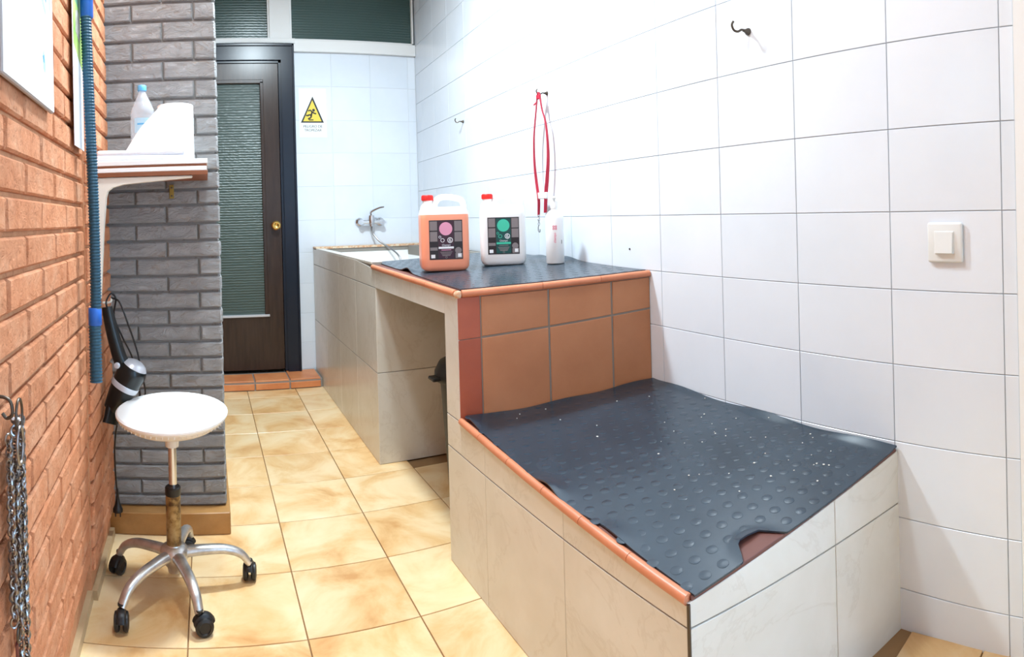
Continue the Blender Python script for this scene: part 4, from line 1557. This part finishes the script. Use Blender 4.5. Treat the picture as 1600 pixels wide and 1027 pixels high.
sweep(bm, catmull([Q(-.352, .930, 2.2), Q(-.320, .915, 2.19), Q(-.290, .84, 2.18), Q(-.262, .74, 2.2), Q(-.250, .66, 2.22), Q(-.240, .57, 2.25), Q(-.265, .53, 2.25)], 8), .0034, 8)
link('cord', bm, t, 'black_plastic', True)
bm = new()
lathe(bm, [(.004, .22), (.006, .19), (.010, .165), (.016, .150), (.019, .145), (.019, .135), (0, .135)], 16, Matrix.Translation(Q(-.352, 0, 2.25)))
for sg in (-1, 1):
    lathe(bm, [(.0024, .115), (.0024, .137)], 8, Matrix.Translation(Q(-.352 + .009 * sg, 0, 2.25)))
link('plug', bm, t, 'black_plastic', True)
bm = new()
sweep(bm, catmull([Q(-.425, .915, 2.2), Q(-.38, .912, 2.2), Q(-.355, .915, 2.2), Q(-.350, .930, 2.2)], 4), .004, 8)
link('hanger', bm, t, 'cream_enamel', True)

# chain leash at the left edge
cy_ = 1.045
t = thing('chain_leash', (XL(cy_), cy_, .88), 'doubled steel chain leash hanging from a hook on the orange bricks', 'leash')
K = lambda y, z, o_: V((XL(y) + o_, y, z)) - V((XL(cy_), cy_, .88))
bm = new()
sweep(bm, catmull([K(1.00, .905, -.012), K(1.00, .903, .012), K(1.0, .895, .022), K(1.0, .875, .024), K(1.0, .868, .014), K(1.0, .876, .006)], 5), .0032, 8)
link('hook', bm, t, 'dark_steel', True)
bm = new()
pts = [K(1.015 + .020 * math.cos(a), .868 + .030 * math.sin(a), .032) for a in (2 * math.pi * k / 22 for k in range(23))]
sweep(bm, pts, .0026, 8, cap=False)
link('ring', bm, t, 'dark_steel', True)
bm = new()
pts = [K(1.005 + .018 * math.cos(a), .822 + .032 * math.sin(a), .036) for a in (2 * math.pi * k / 22 for k in range(23))]
sweep(bm, pts, .003, 8, cap=False)
link('ring', bm, t, 'chain_steel', True)


def chain(y0, z0, y1, z1, o_, pitch=.0115, wd=.0068, r_=.0021):
    bm = new()
    n = int(abs(z1 - z0) / pitch)
    for k in range(n):
        q = (k + .5) / n
        cy, cz = y0 + (y1 - y0) * q + .001 * math.sin(k), z0 + (z1 - z0) * q
        tw = math.radians(45 + (90 if k % 2 else 0) + R.uniform(-15, 15))
        e = V((math.cos(tw), math.sin(tw), 0))
        c0 = K(cy, cz, o_)
        pts = [c0 + e * (wd * math.cos(a)) + V((0, 0, .0092 * math.sin(a))) for a in (2 * math.pi * i / 10 for i in range(11))]
        sweep(bm, pts, r_, 5, cap=False)
    o = link('chain', bm, t, 'chain_steel', True)
    o['kind'] = 'stuff'


chain(1.008, .835, 1.022, .50, .014)
chain(1.026, .845, 1.040, .49, .020)
chain(1.046, .860, 1.064, .36, .014)
chain(1.062, .852, 1.078, .34, .022)
chain(.992, .80, 1.012, .52, .020)
chain(1.036, .85, 1.050, .50, .028)
bm = new()
pts = [K(1.036 + .009 * math.cos(a), .478 + .014 * math.sin(a), .018) for a in (2 * math.pi * k / 16 for k in range(17))]
sweep(bm, pts, .0024, 8, cap=False)
link('ring', bm, t, 'dark_steel', True)
bm = new()
sweep(bm, catmull([K(1.035, .462, .014), K(1.045, .42, .012), K(1.045, .34, .012), K(1.04, .25, .012)], 4), .006, 8, .4)
link('strap', bm, t, 'red_cord', True)
bm = new()
sweep(bm, catmull([K(1.03, .858, .016), K(1.062, .846, .020), K(1.078, .815, .016), K(1.076, .77, .012), K(1.066, .735, .010)], 6), .0028, 8)
link('cord', bm, t, 'white_plastic', True)

# ================================================================== CEILING LAMPS
for i, (x, y) in enumerate(LAMPS):
    t = thing('ceiling_lamp', (x, y, CEIL), ('round white ceiling lamp over the wash station, out of the picture', 'round white ceiling lamp over the brick wall, out of the picture')[i], 'lamp')
    bm = new()
    lathe(bm, [(.155, 0), (.158, -.004), (.158, -.03), (.150, -.034)], 36)
    link('base', bm, t, 'white_plastic', 40)
    bm = new()
    lathe(bm, [(0, -.058), (.08, -.054), (.13, -.044), (.148, -.030), (.148, -.01)], 36)
    link('diffuser', bm, t, 'lamp_glass', 40)
